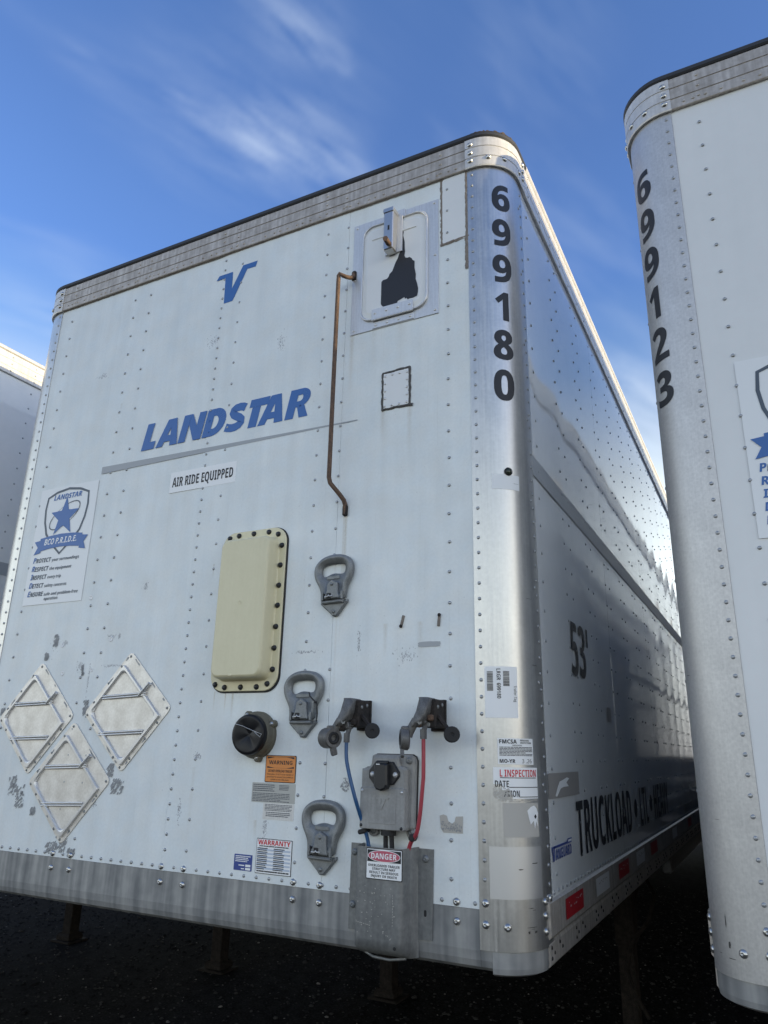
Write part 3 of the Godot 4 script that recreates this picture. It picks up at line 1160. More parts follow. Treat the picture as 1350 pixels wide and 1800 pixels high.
func safety_decal(t: Node3D, z: float) -> void:
	var d := node("safety_decal", t)
	sheet(d, "backing_film", M.clear_film, -1.054, 2.266, -0.672, 2.827, z)
	var z1 := z + 0.0012
	var s := Shape.new()
	# shield
	var sh := PackedVector2Array()
	for q in [[-0.996, 2.779], [-0.94, 2.801], [-0.862, 2.812], [-0.786, 2.801], [-0.728, 2.779], [-0.722, 2.72], [-0.73, 2.66], [-0.752, 2.6], [-0.795, 2.553], [-0.862, 2.497], [-0.93, 2.553], [-0.972, 2.6], [-0.994, 2.66], [-1.002, 2.72]]:
		sh.append(Vector2(q[0], q[1]))
	band(s, sh, 0.011, z1, true)
	part(s, "shield", M.slate, d)
	# ring round the star
	s = Shape.new()
	var el := PackedVector2Array()
	for k in 40:
		var a := TAU * k / 40.0
		var q := Vector2(0.103 * cos(a), 0.046 * sin(a)).rotated(0.5)
		el.append(q + Vector2(-0.866, 2.68))
	for k in 40:
		var wdt := 0.0012 + 0.0045 * absf(cos(TAU * k / 40.0))
		band(s, PackedVector2Array([el[k], el[(k + 1) % 40]]), wdt, z1 + 0.0002)
	part(s, "orbit", M.slate, d)
	s = Shape.new()
	var st := PackedVector2Array()
	for k in 10:
		var a := PI / 2.0 + TAU * k / 10.0
		var r := 0.1 if k % 2 == 0 else 0.041
		st.append(Vector2(-0.866 + r * cos(a) * 0.97, 2.672 + r * sin(a)))
	s.flat(st, z1 + 0.0005)
	part(s, "star", M.blue_vinyl, d)
	# ribbon
	s = Shape.new()
	var rb := PackedVector2Array()
	for q in [[-1.04, 2.567], [-1.003, 2.571], [-1.003, 2.58], [-0.935, 2.588], [-0.865, 2.591], [-0.795, 2.588], [-0.727, 2.58], [-0.727, 2.571], [-0.689, 2.567], [-0.712, 2.538], [-0.695, 2.503], [-0.738, 2.51], [-0.738, 2.519], [-0.8, 2.526], [-0.865, 2.529], [-0.93, 2.526], [-0.99, 2.519], [-0.99, 2.51], [-1.034, 2.503], [-1.014, 2.538]]:
		rb.append(Vector2(q[0], q[1]))
	s.flat(rb, z1 + 0.0008)
	part(s, "ribbon", M.blue_vinyl, d)
	s = Shape.new()
	write(s, "BCO P.R.I.D.E.", -0.972, 2.545, z1 + 0.0012, 0.028, 0.212, 0.15)
	part(s, "ribbon_lettering", M.sticker, d)
	s = Shape.new()
	write(s, "LANDSTAR", -0.957, 2.763, z1, 0.025, 0.185, 0.18, "heavy")
	part(s, "shield_lettering", M.blue_vinyl, d)
	s = Shape.new()
	for q in [["P", 2.463], ["R", 2.4225], ["I", 2.3835], ["D", 2.344], ["E", 2.3045]]:
		write(s, q[0], -1.028, q[1], z1, 0.0262, 0.0, 0.15, "heavy")
	part(s, "initials", M.blue_vinyl, d, "stuff")
	s = Shape.new()
	for q in [["ROTECT", "your surroundings", 2.463, -1.008, -0.912, -0.728], ["ESPECT", "the equipment", 2.4225, -1.008, -0.919, -0.768], ["NSPECT", "every trip", 2.3835, -1.016, -0.923, -0.826], ["ETECT", "safety concerns", 2.344, -1.006, -0.934, -0.782], ["NSURE", "safe and problem-free", 2.3045, -1.01, -0.928, -0.702]]:
		write(s, q[0], q[3], q[2], z1, 0.0205, q[4] - q[3], 0.15, "heavy")
		write(s, q[1], q[4] + 0.009, q[2], z1, 0.0135, q[5] - q[4] - 0.009, 0.15, "bold")
	write(s, "operation", -0.914, 2.2835, z1, 0.0135, 0.088, 0.15, "bold")
	part(s, "black_lettering", M.slate, d)


var glyph_count := 0


# a stroke of the big word, in metres along and cap heights up, leaning
func glyph_piece(s: Shape, pts: Array) -> void:
	var o := PackedVector2Array()
	for q in pts:
		o.append(Vector2(q[0] + 0.21 * q[1] * 0.127, 2.926 + q[1] * 0.127))
	s.flat(o, 0.0026 + 0.00015 * (glyph_count % 4))
	glyph_count += 1


func glyph_arc(s: Shape, cx: float, cy: float, ro: Vector2, ri: Vector2, a0: float, a1: float, n: int) -> void:
	for i in n:
		var a := lerpf(a0, a1, float(i) / n)
		var b := lerpf(a0, a1, float(i + 1) / n)
		glyph_piece(s, [[cx + ri.x * cos(a), cy + ri.y * sin(a)], [cx + ro.x * cos(a), cy + ro.y * sin(a)], [cx + ro.x * cos(b), cy + ro.y * sin(b)], [cx + ri.x * cos(b), cy + ri.y * sin(b)]])


func company_lettering(t: Node3D) -> void:
	var word := node("company_lettering", t)
	var s := Shape.new()
	# letters as (left edge in metres, height in cap heights), leaning by sl
	glyph_piece(s, [[-0.432, 0], [-0.357, 0], [-0.357, 0.29], [-0.391, 0.29], [-0.391, 1], [-0.432, 1]])
	part(s, "letter", M.blue_vinyl, word)
	for q in [[-0.346, -0.222], [0.21, 0.335]]:
		s = Shape.new()
		var a: float = q[0]
		var b: float = q[1]
		var m := (a + b) / 2.0 + 0.006
		glyph_piece(s, [[a, 0], [a + 0.037, 0], [m - 0.003, 0.7], [m + 0.002, 1], [m - 0.032, 1]])
		glyph_piece(s, [[b - 0.043, 0], [b, 0], [m + 0.018, 1], [m - 0.014, 1], [m - 0.004, 0.7]])
		glyph_piece(s, [[a + 0.03, 0.17], [b - 0.04, 0.17], [b - 0.041, 0.4], [a + 0.05, 0.4]])
		part(s, "letter", M.blue_vinyl, word)
	s = Shape.new()
	glyph_piece(s, [[-0.217, 0], [-0.178, 0], [-0.178, 1], [-0.217, 1]])
	glyph_piece(s, [[-0.178, 0.98], [-0.196, 1], [-0.17, 1], [-0.09, 0.02], [-0.1, 0], [-0.132, 0], [-0.178, 0.62]])
	glyph_piece(s, [[-0.131, 0], [-0.092, 0], [-0.092, 1], [-0.131, 1]])
	part(s, "letter", M.blue_vinyl, word)
	s = Shape.new()
	# D
	glyph_piece(s, [[-0.083, 0], [-0.043, 0], [-0.043, 1], [-0.083, 1]])
	glyph_piece(s, [[-0.043, 0], [-0.034, 0], [-0.034, 0.27], [-0.043, 0.27]])
	glyph_piece(s, [[-0.043, 0.73], [-0.034, 0.73], [-0.034, 1], [-0.043, 1]])
	glyph_arc(s, -0.034, 0.5, Vector2(0.062, 0.5), Vector2(0.022, 0.23), -PI / 2, PI / 2, 14)
	part(s, "letter", M.blue_vinyl, word)
	s = Shape.new()
	# S
	var line := PackedVector2Array()
	for q in [[0.122, 0.79], [0.108, 0.84], [0.09, 0.86], [0.072, 0.84], [0.06, 0.77], [0.059, 0.69], [0.067, 0.61], [0.083, 0.54], [0.101, 0.47], [0.114, 0.39], [0.116, 0.3], [0.107, 0.2], [0.09, 0.15], [0.071, 0.14], [0.053, 0.165], [0.037, 0.21]]:
		line.append(Vector2(q[0] + 0.21 * q[1] * 0.127, 2.926 + q[1] * 0.127))
	band(s, line, 0.0365, 0.0027)
	part(s, "letter", M.blue_vinyl, word)
	s = Shape.new()
	# T
	glyph_piece(s, [[0.144, 0.72], [0.241, 0.72], [0.241, 1], [0.144, 1]])
	glyph_piece(s, [[0.16, 0], [0.203, 0], [0.203, 0.72], [0.16, 0.72]])
	part(s, "letter", M.blue_vinyl, word)
	s = Shape.new()
	# R
	glyph_piece(s, [[0.344, 0], [0.385, 0], [0.385, 1], [0.344, 1]])
	glyph_piece(s, [[0.385, 0.37], [0.402, 0.37], [0.402, 0.57], [0.385, 0.57]])
	glyph_piece(s, [[0.385, 0.78], [0.402, 0.78], [0.402, 1], [0.385, 1]])
	glyph_arc(s, 0.402, 0.685, Vector2(0.044, 0.315), Vector2(0.009, 0.11), -PI / 2, PI / 2, 12)
	glyph_piece(s, [[0.413, 0], [0.455, 0], [0.425, 0.42], [0.39, 0.42]])
	part(s, "letter", M.blue_vinyl, word)
	s = Shape.new()
	s.flat(PackedVector2Array([Vector2(-0.664, 2.853), Vector2(0.684, 2.861), Vector2(0.684, 2.8645), Vector2(-0.664, 2.887)]), 0.0024)
	part(s, "underline_stripe", M.stripe, t)
	s = Shape.new()
	var v := PackedVector2Array()
	for q in [[-0.093, 3.717], [-0.078, 3.739], [0.0, 3.739], [0.003, 3.649], [0.056, 3.756], [0.137, 3.756], [0.128, 3.728], [0.082, 3.729], [0.013, 3.581], [-0.036, 3.581], [-0.041, 3.718]]:
		v.append(Vector2(q[0], q[1]))
	s.flat(v, 0.0026)
	part(s, "maker_emblem", M.blue_vinyl, t)
	var d := node("air_ride_sticker", t)
	sheet(d, "sticker_sheet", M.sticker, -0.232, 2.697, 0.121, 2.789, 0.0024)
	s = Shape.new()
	write(s, "AIR RIDE EQUIPPED", -0.218, 2.722, 0.0034, 0.0425, 0.325)
	part(s, "lettering", M.ink, d)


func bent(t: Node3D, side: float, s0: float) -> Shape:
	var s := Shape.new()
	s.bend = 1
	s.bend_side = side
	s.bend_from = s0
	return s


func bent_rect(s: Shape, x0: float, y0: float, x1: float, y1: float, z: float) -> void:
	var n := maxi(1, int(ceil((x1 - x0) / 0.008)))
	for i in n:
		var a := lerpf(x0, x1, float(i) / n)
		var b := lerpf(x0, x1, float(i + 1) / n)
		s.quad(Vector3(a, y0, z), Vector3(b, y0, z), Vector3(b, y1, z), Vector3(a, y1, z), 3)


func post_digits(t: Node3D, txt: String, side: float, sc: Array, yc: float, pitch: float) -> void:
	for k in txt.length():
		var s := bent(t, side, sc[0] + (sc[1] - sc[0]) * k / 5.0)
		var w := 0.052 if txt[k] == "1" else 0.076
		write(s, txt[k], 0.0 if txt[k] != "1" else -0.004, yc - pitch * k - 0.059, 0.0009, 0.118, w, 0.0, "heavy", 1, 0.006)
		part(s, "digit", M.ink, t)


func ragged_poly(s: Shape, cx: float, cy: float, hx: float, hy: float, n: int, rough: float, z: float) -> void:
	s.flat(ragged(cx, cy, hx, hy, n, rough), z)


# ---------------------------------------------------------------- fittings
func placard_holder(parent: Node, cx: float, cy: float, tilt: float) -> void:
	var h := node("placard_holder", parent, Transform3D(Basis(Vector3.BACK, -PI / 4.0 + tilt), Vector3(cx, cy, 0.0015)))
	# turned frame: local y is the upper right edge's normal, local x runs down that edge
	var s := Shape.new()
	s.prism(rrect(0, 0, 0.165, 0.165, 0.022, 5), 0.0, 0.0022, 0.0008)
	part(s, "backing_plate", M.placard, h)
	s = Shape.new()
	var lo := Vector2(-0.148, -0.148)
	var hi := Vector2(0.148, 0.108)
	var c := (lo + hi) / 2.0
	var hs := (hi - lo) / 2.0
	var rings := []
	for q in [[0.0, 0.0022, 0.008], [0.001, 0.009, 0.008], [0.003, 0.011, 0.008], [0.011, 0.011, 0.02], [0.014, 0.009, 0.024], [0.0155, 0.0022, 0.03]]:
		rings.append(lift(rrect(c.x, c.y, hs.x - q[0], hs.y - q[0], q[2], 4), q[1]))
	s.loft(rings, -1, true, true)
	part(s, "border_frame", M.placard_bar, h)
	# gussets in the inner corners of the window
	for q in [[-1, -1], [1, 1]]:
		s = Shape.new()
		var k := Vector2(c.x + q[0] * (hs.x - 0.012), c.y + q[1] * (hs.y - 0.012))
		s.prism(PackedVector2Array([k, k + Vector2(-q[0] * 0.05, 0), k + Vector2(-q[0] * 0.012, -q[1] * 0.012), k + Vector2(0, -q[1] * 0.05)]), 0.002, 0.007, 0.001)
		part(s, "corner_gusset", M.placard_bar, h)
	for q in [0.078, -0.078]:
		# level bars: along the diagonal of the turned square
		var dirv := Vector2(1, 1).normalized()
		var nrm := Vector2(-1, 1).normalized()
		var mid: Vector2 = c + nrm * q * 0.9
		var half := 0.188 - absf(q) * 0.92
		s = Shape.new()
		var a := mid - dirv * half
		var b := mid + dirv * half
		for w in [-0.0045, 0.0045]:
			s.tube([Vector3(a.x + nrm.x * w, a.y + nrm.y * w, 0.0075), Vector3(b.x + nrm.x * w, b.y + nrm.y * w, 0.0075)], 0.0042, 6)
		part(s, "crossbar", M.placard_bar, h)
	s = Shape.new()
	s.box(Vector3(0.012, 0.128, 0.006), Vector3(0.016, 0.044, 0.008), 0.002)
	s.tube([Vector3(0.012, 0.15, 0.01), Vector3(0.012, 0.12, 0.014), Vector3(0.012, 0.1, 0.015), Vector3(0.01, 0.085, 0.012)], 0.004, 6)
	part(s, "latch_clip", M.bare, h)
	s = Shape.new()
	for q in [[-0.15, 0.148], [0.15, 0.148], [-0.157, -0.1], [-0.157, 0.0], [-0.157, 0.09], [0.156, -0.1], [0.156, 0.0], [0.156, 0.08], [-0.09, -0.157], [0.09, -0.157], [-0.145, -0.156], [0.145, -0.155]]:
		s.add(rivet_small, at(q[0], q[1], 0.002))
	part(s, "rivet_row", M.cast, h, "stuff")
	# paint chips on the plate's edge
	s = Shape.new()
	for q in 9:
		var e := rng.randf_range(-0.13, 0.13)
		var sidev := q % 4
		var pos: Vector2 = [Vector2(e, 0.157), Vector2(0.157, e), Vector2(e, -0.157), Vector2(-0.157, e)][sidev]
		var along := 0.016 * rng.randf_range(0.5, 1.6)
		ragged_poly(s, pos.x, pos.y, along if sidev % 2 == 0 else 0.004, 0.004 if sidev % 2 == 0 else along, 9, 0.6, 0.0027)
	part(s, "paint_chips", M.flake, h, "stuff")


func document_box(parent: Node) -> void:
	var h := node("document_box", parent, at(0, 0, 0.0015))
	var cx := 0.2475
	var cy := 2.171
	var s := Shape.new()
	s.prism(rrect(cx + 0.002, cy - 0.002, 0.1555, 0.3075, 0.062, 8), 0.0, 0.004, 0.001)
	part(s, "gasket", M.rubber, h)
	s = Shape.new()
	s.prism(rrect(cx, cy, 0.1515, 0.304, 0.06, 8), 0.0042, 0.0095, 0.002)
	part(s, "flange", M.beige, h)
	s = Shape.new()
	s.g = 1
	var rings := []
	var fx := 0.2535
	var fy := 2.1695
	for q in [[0.1235, 0.269, 0.036, 0.0094], [0.12, 0.2655, 0.034, 0.013], [0.1175, 0.2635, 0.032, 0.02], [0.113, 0.26, 0.03, 0.055], [0.1115, 0.2585, 0.03, 0.064], [0.108, 0.2555, 0.028, 0.0695], [0.103, 0.25, 0.025, 0.0715]]:
		rings.append(lift(rrect(lerpf(cx, fx, q[3] / 0.07), lerpf(cy, fy, q[3] / 0.07), q[0], q[1], q[2], 6), q[3]))
	s.loft(rings, 1, true, true)
	s.flat(rrect(lerpf(cx, fx, 0.0715 / 0.07), lerpf(cy, fy, 0.0715 / 0.07), 0.103, 0.25, 0.025, 6), 0.0715)
	part(s, "box_cover", M.beige, h)
	s = Shape.new()
	s.lathe([Vector2(0.007, 0.0), Vector2(0.0072, 0.0012), Vector2(0.006, 0.0012), Vector2(0.0058, 0.0002)], 14)
	put(s.mesh(), "mould_mark", M.beige, h, at(0.253, 2.18, 0.0713))
	s = Shape.new()
	s.box(Vector3(0.236, 1.919, 0.066), Vector3(0.02, 0.008, 0.014), 0.002)
	part(s, "drain_lip", M.beige, h)
	var b := Shape.new()
	b.lathe([Vector2(0.0105, 0.0), Vector2(0.0105, 0.002), Vector2(0.0085, 0.003), Vector2(0.0085, 0.0065), Vector2(0.007, 0.0085), Vector2(0.0, 0.009)], 10)
	var bm := b.mesh()
	for q in [[0.131, 2.453], [0.175, 2.459], [0.246, 2.46], [0.317, 2.459], [0.361, 2.446], [0.381, 2.4], [0.380, 2.324], [0.379, 2.247], [0.379, 2.172], [0.378, 2.094], [0.377, 2.017], [0.376, 1.941], [0.357, 1.891], [0.311, 1.881], [0.24, 1.881], [0.167, 1.881], [0.122, 1.892], [0.113, 1.98], [0.113, 2.08], [0.113, 2.18], [0.113, 2.28], [0.114, 2.38]]:
		put(bm, "bolt", M.black, h, at(q[0], q[1], 0.0094))


func hose_holder(parent: Node, cx: float, cy: float, tilt: float) -> Node3D:
	var h := node("hose_holder", parent, Transform3D(Basis(Vector3.BACK, tilt), Vector3(cx, cy, 0.0015)))
	var outer := PackedVector2Array()
	for q in [[0.08, -0.003], [0.076, 0.024], [0.056, 0.044], [0.03, 0.053], [0.0, 0.055], [-0.03, 0.052], [-0.058, 0.04], [-0.077, 0.02], [-0.082, -0.003], [-0.077, -0.03], [-0.057, -0.062], [-0.05, -0.086], [-0.049, -0.112], [0.0, -0.114], [0.048, -0.11], [0.05, -0.086], [0.055, -0.062], [0.075, -0.03]]:
		outer.append(Vector2(q[0], q[1]))
	outer = chaikin(outer, 2)
	var hole := PackedVector2Array()
	for q in [[0.051, 0.001], [0.044, 0.02], [0.0, 0.024], [-0.044, 0.019], [-0.053, -0.003], [-0.045, -0.024], [-0.03, -0.026], [0.0, -0.014], [0.03, -0.02], [0.045, -0.019]]:
		hole.append(Vector2(q[0], q[1]))
	hole = chaikin(hole, 2)
	var rings := [[], [], [], [], [], [], []]
	for k in 72:
		var a := TAU * k / 72.0
		var o := cast(outer, a)
		var i := cast(hole, a)
		var d := (o - i)
		rings[0].append(Vector3(o.x, o.y, 0.004))
		rings[1].append(Vector3(o.x, o.y, 0.015))
		var q1 := o - d.normalized() * minf(0.006, d.length() * 0.3)
		rings[2].append(Vector3(q1.x, q1.y, 0.0225))
		var q2 := o - d.normalized() * minf(0.017, d.length() * 0.6)
		rings[3].append(Vector3(q2.x, q2.y, 0.023))
		var q3 := o - d.normalized() * minf(0.0215, d.length() * 0.75)
		rings[4].append(Vector3(q3.x, q3.y, 0.0165))
		rings[5].append(Vector3(i.x, i.y, 0.015))
		rings[6].append(Vector3(i.x, i.y, 0.004))
	var s := Shape.new()
	s.loft(rings, 1, true, true)
	part(s, "handle", M.cast, h)
	s = Shape.new()
	s.prism(PackedVector2Array([Vector2(-0.033, -0.108), Vector2(0.03, -0.108), Vector2(0.024, -0.078), Vector2(0.022, -0.052), Vector2(0.001, -0.04), Vector2(-0.019, -0.052), Vector2(-0.021, -0.08)]), 0.014, 0.0285, 0.003)
	part(s, "tongue", M.cast, h)
	s = Shape.new()
	s.lathe([Vector2(0.0065, 0.0), Vector2(0.006, 0.003), Vector2(0.0, 0.0045)], 8)
	put(s.mesh(), "pivot_rivet", M.cast, h, at(0.001, -0.057, 0.028))
	s = Shape.new()
	s.box(Vector3(-0.01, -0.099, 0.027), Vector3(0.017, 0.022, 0.005))
	part(s, "slot", M.rubber, h)
	s = Shape.new()
	s.tube([Vector3(-0.026, -0.101, 0.031), Vector3(-0.012, -0.101, 0.0325), Vector3(-0.009, -0.096, 0.033), Vector3(-0.006, -0.1, 0.0325), Vector3(0.006, -0.1, 0.031)], 0.0022, 6)
	part(s, "spring_pin", M.bare, h)
	s = Shape.new()
	s.box(Vector3(0.022, -0.092, 0.02), Vector3(0.005, 0.022, 0.012))
	s.box(Vector3(-0.034, -0.1, 0.018), Vector3(0.005, 0.026, 0.01))
	part(s, "gap", M.rubber, h)
	s = Shape.new()
	s.prism(PackedVector2Array([Vector2(-0.053, -0.112), Vector2(-0.038, -0.115), Vector2(0.036, -0.115), Vector2(0.054, -0.111), Vector2(0.055, -0.12), Vector2(0.021, -0.158), Vector2(0.012, -0.168), Vector2(-0.004, -0.168), Vector2(-0.013, -0.158), Vector2(-0.054, -0.122)]), 0.0, 0.013, 0.004)
	s.prism(PackedVector2Array([Vector2(-0.046, -0.113), Vector2(0.046, -0.113), Vector2(0.042, -0.124), Vector2(-0.042, -0.124)]), 0.012, 0.026, 0.004)
	part(s, "bracket", M.cast, h)
	s = Shape.new()
	s.lathe([Vector2(0.007, 0.0), Vector2(0.0065, 0.003), Vector2(0.0, 0.004)], 8)
	put(s.mesh(), "bracket_rivet", M.cast, h, at(0.001, -0.152, 0.0125))
	for q in [-1.0, 1.0]:
		s = Shape.new()
		s.box(Vector3(q * 0.04, -0.098, 0.024), Vector3(0.008, 0.03, 0.008), 0.002)
		part(s, "side_ear", M.cast, h)
	s = Shape.new()
	s.prism(rrect(0.0, -0.0305, 0.026, 0.006, 0.003, 3), 0.0155, 0.0178, 0.001)
	part(s, "raised_plate", M.cast, h)
	return h


func round_reflector(parent: Node) -> void:
	var h := node("round_lamp_housing", parent, at(0.325, 1.7165, 0.0015))
	var s := Shape.new()
	s.lathe([Vector2(0.08, 0.0), Vector2(0.08, 0.012), Vector2(0.076, 0.017), Vector2(0.073, 0.036), Vector2(0.07, 0.04), Vector2(0.0, 0.04)], 32, true)
	for a in [0.5, 2.1, 4.9]:
		var keep := s.xf
		s.xf = at(0.078 * cos(a), 0.078 * sin(a), 0.0)
		s.lathe([Vector2(0.014, 0.0), Vector2(0.014, 0.015), Vector2(0.011, 0.018), Vector2(0.0, 0.018)], 10)
		s.xf = keep
	part(s, "base_ring", M.olive, h)
	for a in [0.5, 2.1, 4.9]:
		put(bolt_mesh, "bolt", M.bolt, h, Transform3D(Basis.IDENTITY.scaled(Vector3(0.7, 0.7, 0.8)), Vector3(0.078 * cos(a), 0.078 * sin(a), 0.018)))
	s = Shape.new()
	var rings := []
	for q in [[0.0685, 0.039], [0.068, 0.056], [0.0655, 0.061]]:
		var ring := []
		for k in 48:
			ring.append(Vector3(q[0] * cos(TAU * k / 48), q[0] * sin(TAU * k / 48), q[1]))
		rings.append(ring)
	for j in range(1, 8):
		var f := 1.0 - j / 7.0
		var ring := []
		for k in 48:
			var a := TAU * k / 48
			var fold := absf(sin(2.0 * (a - 0.6)))
			ring.append(Vector3(0.0655 * f * cos(a), 0.0655 * f * sin(a), 0.061 - 0.012 * (1.0 - f) + 0.016 * fold * f * (1.0 - f)))
		rings.append(ring)
	s.loft(rings, 1, true, true)
	part(s, "folded_cap", M.glossy_black, h)
	s = Shape.new()
	s.tube([Vector3(-0.055, 0.035, 0.062), Vector3(-0.02, 0.028, 0.066), Vector3(0.03, 0.012, 0.068), Vector3(0.062, 0.002, 0.064), Vector3(0.058, -0.008, 0.065), Vector3(0.035, 0.008, 0.068)], 0.0009, 5)
	part(s, "wire_loop", M.bare, h)


func air_coupling(parent: Node, ox: float, twist: float, hose: Material, hose_pts: Array, which: String, arm_to: Vector3, drum: float) -> void:
	# ox: left edge of the bracket
	var h := node("air_coupling", parent, Transform3D.IDENTITY, which)
	var s := Shape.new()
	s.box(Vector3(ox + 0.034, 1.785, 0.042), Vector3(0.036, 0.085, 0.082), 0.004)
	s.box(Vector3(ox + 0.03, 1.782, 0.006), Vector3(0.05, 0.095, 0.009), 0.002)
	part(s, "bracket", M.dark_steel, h)
	for q in [[0.0525, 1.812, 0.03], [0.0525, 1.77, 0.055], [0.0525, 1.805, 0.064]]:
		put(rivet_mesh, "bracket_bolt", M.cast, h, Transform3D(Basis(Vector3.UP, PI / 2.0), Vector3(ox + q[0] - 0.0005, q[1], q[2])))
	s = Shape.new()
	s.box(Vector3(ox + 0.02, 1.752, 0.07), Vector3(0.03, 0.014, 0.03), 0.003)
	s.tube([Vector3(ox - 0.012, 1.7575, 0.1), Vector3(ox + 0.016, 1.7575, 0.118)], 0.0075, 6, true, -1)
	part(s, "stop_block", M.cast, h)
	# tapered casting in front of the bracket
	s = Shape.new()
	var rings := []
	for q in [[1.832, 0.016, 0.03, 0.02, 0.09], [1.826, 0.022, 0.036, 0.016, 0.094], [1.79, 0.017, 0.036, 0.016, 0.104], [1.766, 0.008, 0.036, 0.022, 0.11], [1.756, 0.0, 0.03, 0.03, 0.112], [1.745, -0.006, 0.02, 0.04, 0.11]]:
		var a := PackedVector2Array()
		for c in rrect(ox + (q[1] + 0.0) - 0.0, (q[3] + q[4]) / 2.0 + 0.012, q[2] * 0.52, (q[4] - q[3]) / 2.0, 0.012, 3):
			a.append(c)
		var ring := []
		for c in a:
			ring.append(Vector3(c.x, q[0], c.y))
		rings.append(ring)
	s.loft(rings, 1, true, false)
	for k in range(1, rings[0].size() - 1):
		s.tri(rings[0][0], rings[0][k + 1], rings[0][k], -1)
	part(s, "casting", M.cast_dark, h)
	s = Shape.new()
	s.tube([Vector3(ox - 0.004, 1.765, 0.1), Vector3(ox - 0.014, 1.745, 0.105), Vector3(ox - 0.022, 1.729, 0.108), Vector3(ox - 0.026, 1.716, 0.11)], 0.0135, 10)
	part(s, "neck", M.cast_dark, h)
	# coupling head: a short drum with a gasket and a lug
	var hd := Transform3D(Basis(Vector3.UP, twist), Vector3(ox - 0.031, 1.7085, 0.11))
	s = Shape.new()
	s.xf = hd
	s.lathe([Vector2(0.028, -drum), Vector2(0.032, 0.004 - drum), Vector2(0.032, 0.014), Vector2(0.029, 0.019), Vector2(0.02, 0.019), Vector2(0.019, 0.012), Vector2(0.0, 0.012)], 20, true)
	s.lathe([Vector2(0.0, -drum - 0.001), Vector2(0.028, -drum)], 20)
	s.box(Vector3(0.004, -0.036, 0.013), Vector3(0.02, 0.034, 0.01), 0.003, Basis(Vector3.BACK, 0.3))
	s.box(Vector3(0.0, 0.03, 0.006), Vector3(0.03, 0.016, 0.02), 0.004)
	part(s, "coupling_head", M.cast_dark, h)
	s = Shape.new()
	s.xf = hd
	s.lathe([Vector2(0.02, 0.0135), Vector2(0.018, 0.021), Vector2(0.01, 0.021), Vector2(0.009, 0.014)], 16)
	part(s, "gasket", M.rubber, h)
	# fittings above the hose
	var top: Vector3 = hose_pts[0]
	s = Shape.new()
	s.tube([top + Vector3(0.004, 0.06, -0.016), top + Vector3(0.003, 0.035, -0.008), top + Vector3(0, 0.016, 0)], 0.0085, 6, true, -1)
	s.tube([top + Vector3(0, 0.024, 0), top + Vector3(0, -0.004, 0)], 0.0105, 6, true, -1)
	s.box(top + Vector3(-0.006, 0.05, -0.01), Vector3(0.026, 0.03, 0.03), 0.004, Basis(Vector3.BACK, 0.4))
	part(s, "fitting", M.cast_dark, h)
	s = Shape.new()
	s.box(top + Vector3(-0.016, 0.042, 0.004), Vector3(0.022, 0.024, 0.022), 0.005, Basis(Vector3.BACK, 0.6))
	s.box(top + Vector3(0.022, 0.058, -0.006), Vector3(0.018, 0.018, 0.02), 0.003)
	part(s, "rusty_clamp", M.rust if which.contains("red") else M.dark_steel, h)
	s = Shape.new()
	var curve := Curve3D.new()
	for q in hose_pts:
		curve.add_point(q)
	for k in range(1, hose_pts.size() - 1):
		var tan: Vector3 = (hose_pts[k + 1] - hose_pts[k - 1]) / 6.0
		curve.set_point_in(k, -tan)
		curve.set_point_out(k, tan)
	s.tube(Array(curve.tessellate(4, 3)), 0.0062, 8)
	part(s, "air_hose", hose, h)
	# dummy cap on its swinging arm
	s = Shape.new()
	var from := Vector3(ox + 0.05, 1.78, 0.06)
	var d := arm_to - from
	s.tube([from, from + d * 0.3, from + d * 0.9], 0.0068, 6, true, -1)
	part(s, "cap_arm", M.dark_steel, h)
	s = Shape.new()
	s.xf = Transform3D(Basis(Vector3.UP, 0.5), arm_to)
	s.lathe([Vector2(0.0, -0.012), Vector2(0.021, -0.012), Vector2(0.0235, -0.008), Vector2(0.0235, 0.009), Vector2(0.021, 0.012), Vector2(0.006, 0.012), Vector2(0.004, 0.009), Vector2(0.0, 0.009)], 20, true)
	part(s, "dummy_cap", M.rubber, h)


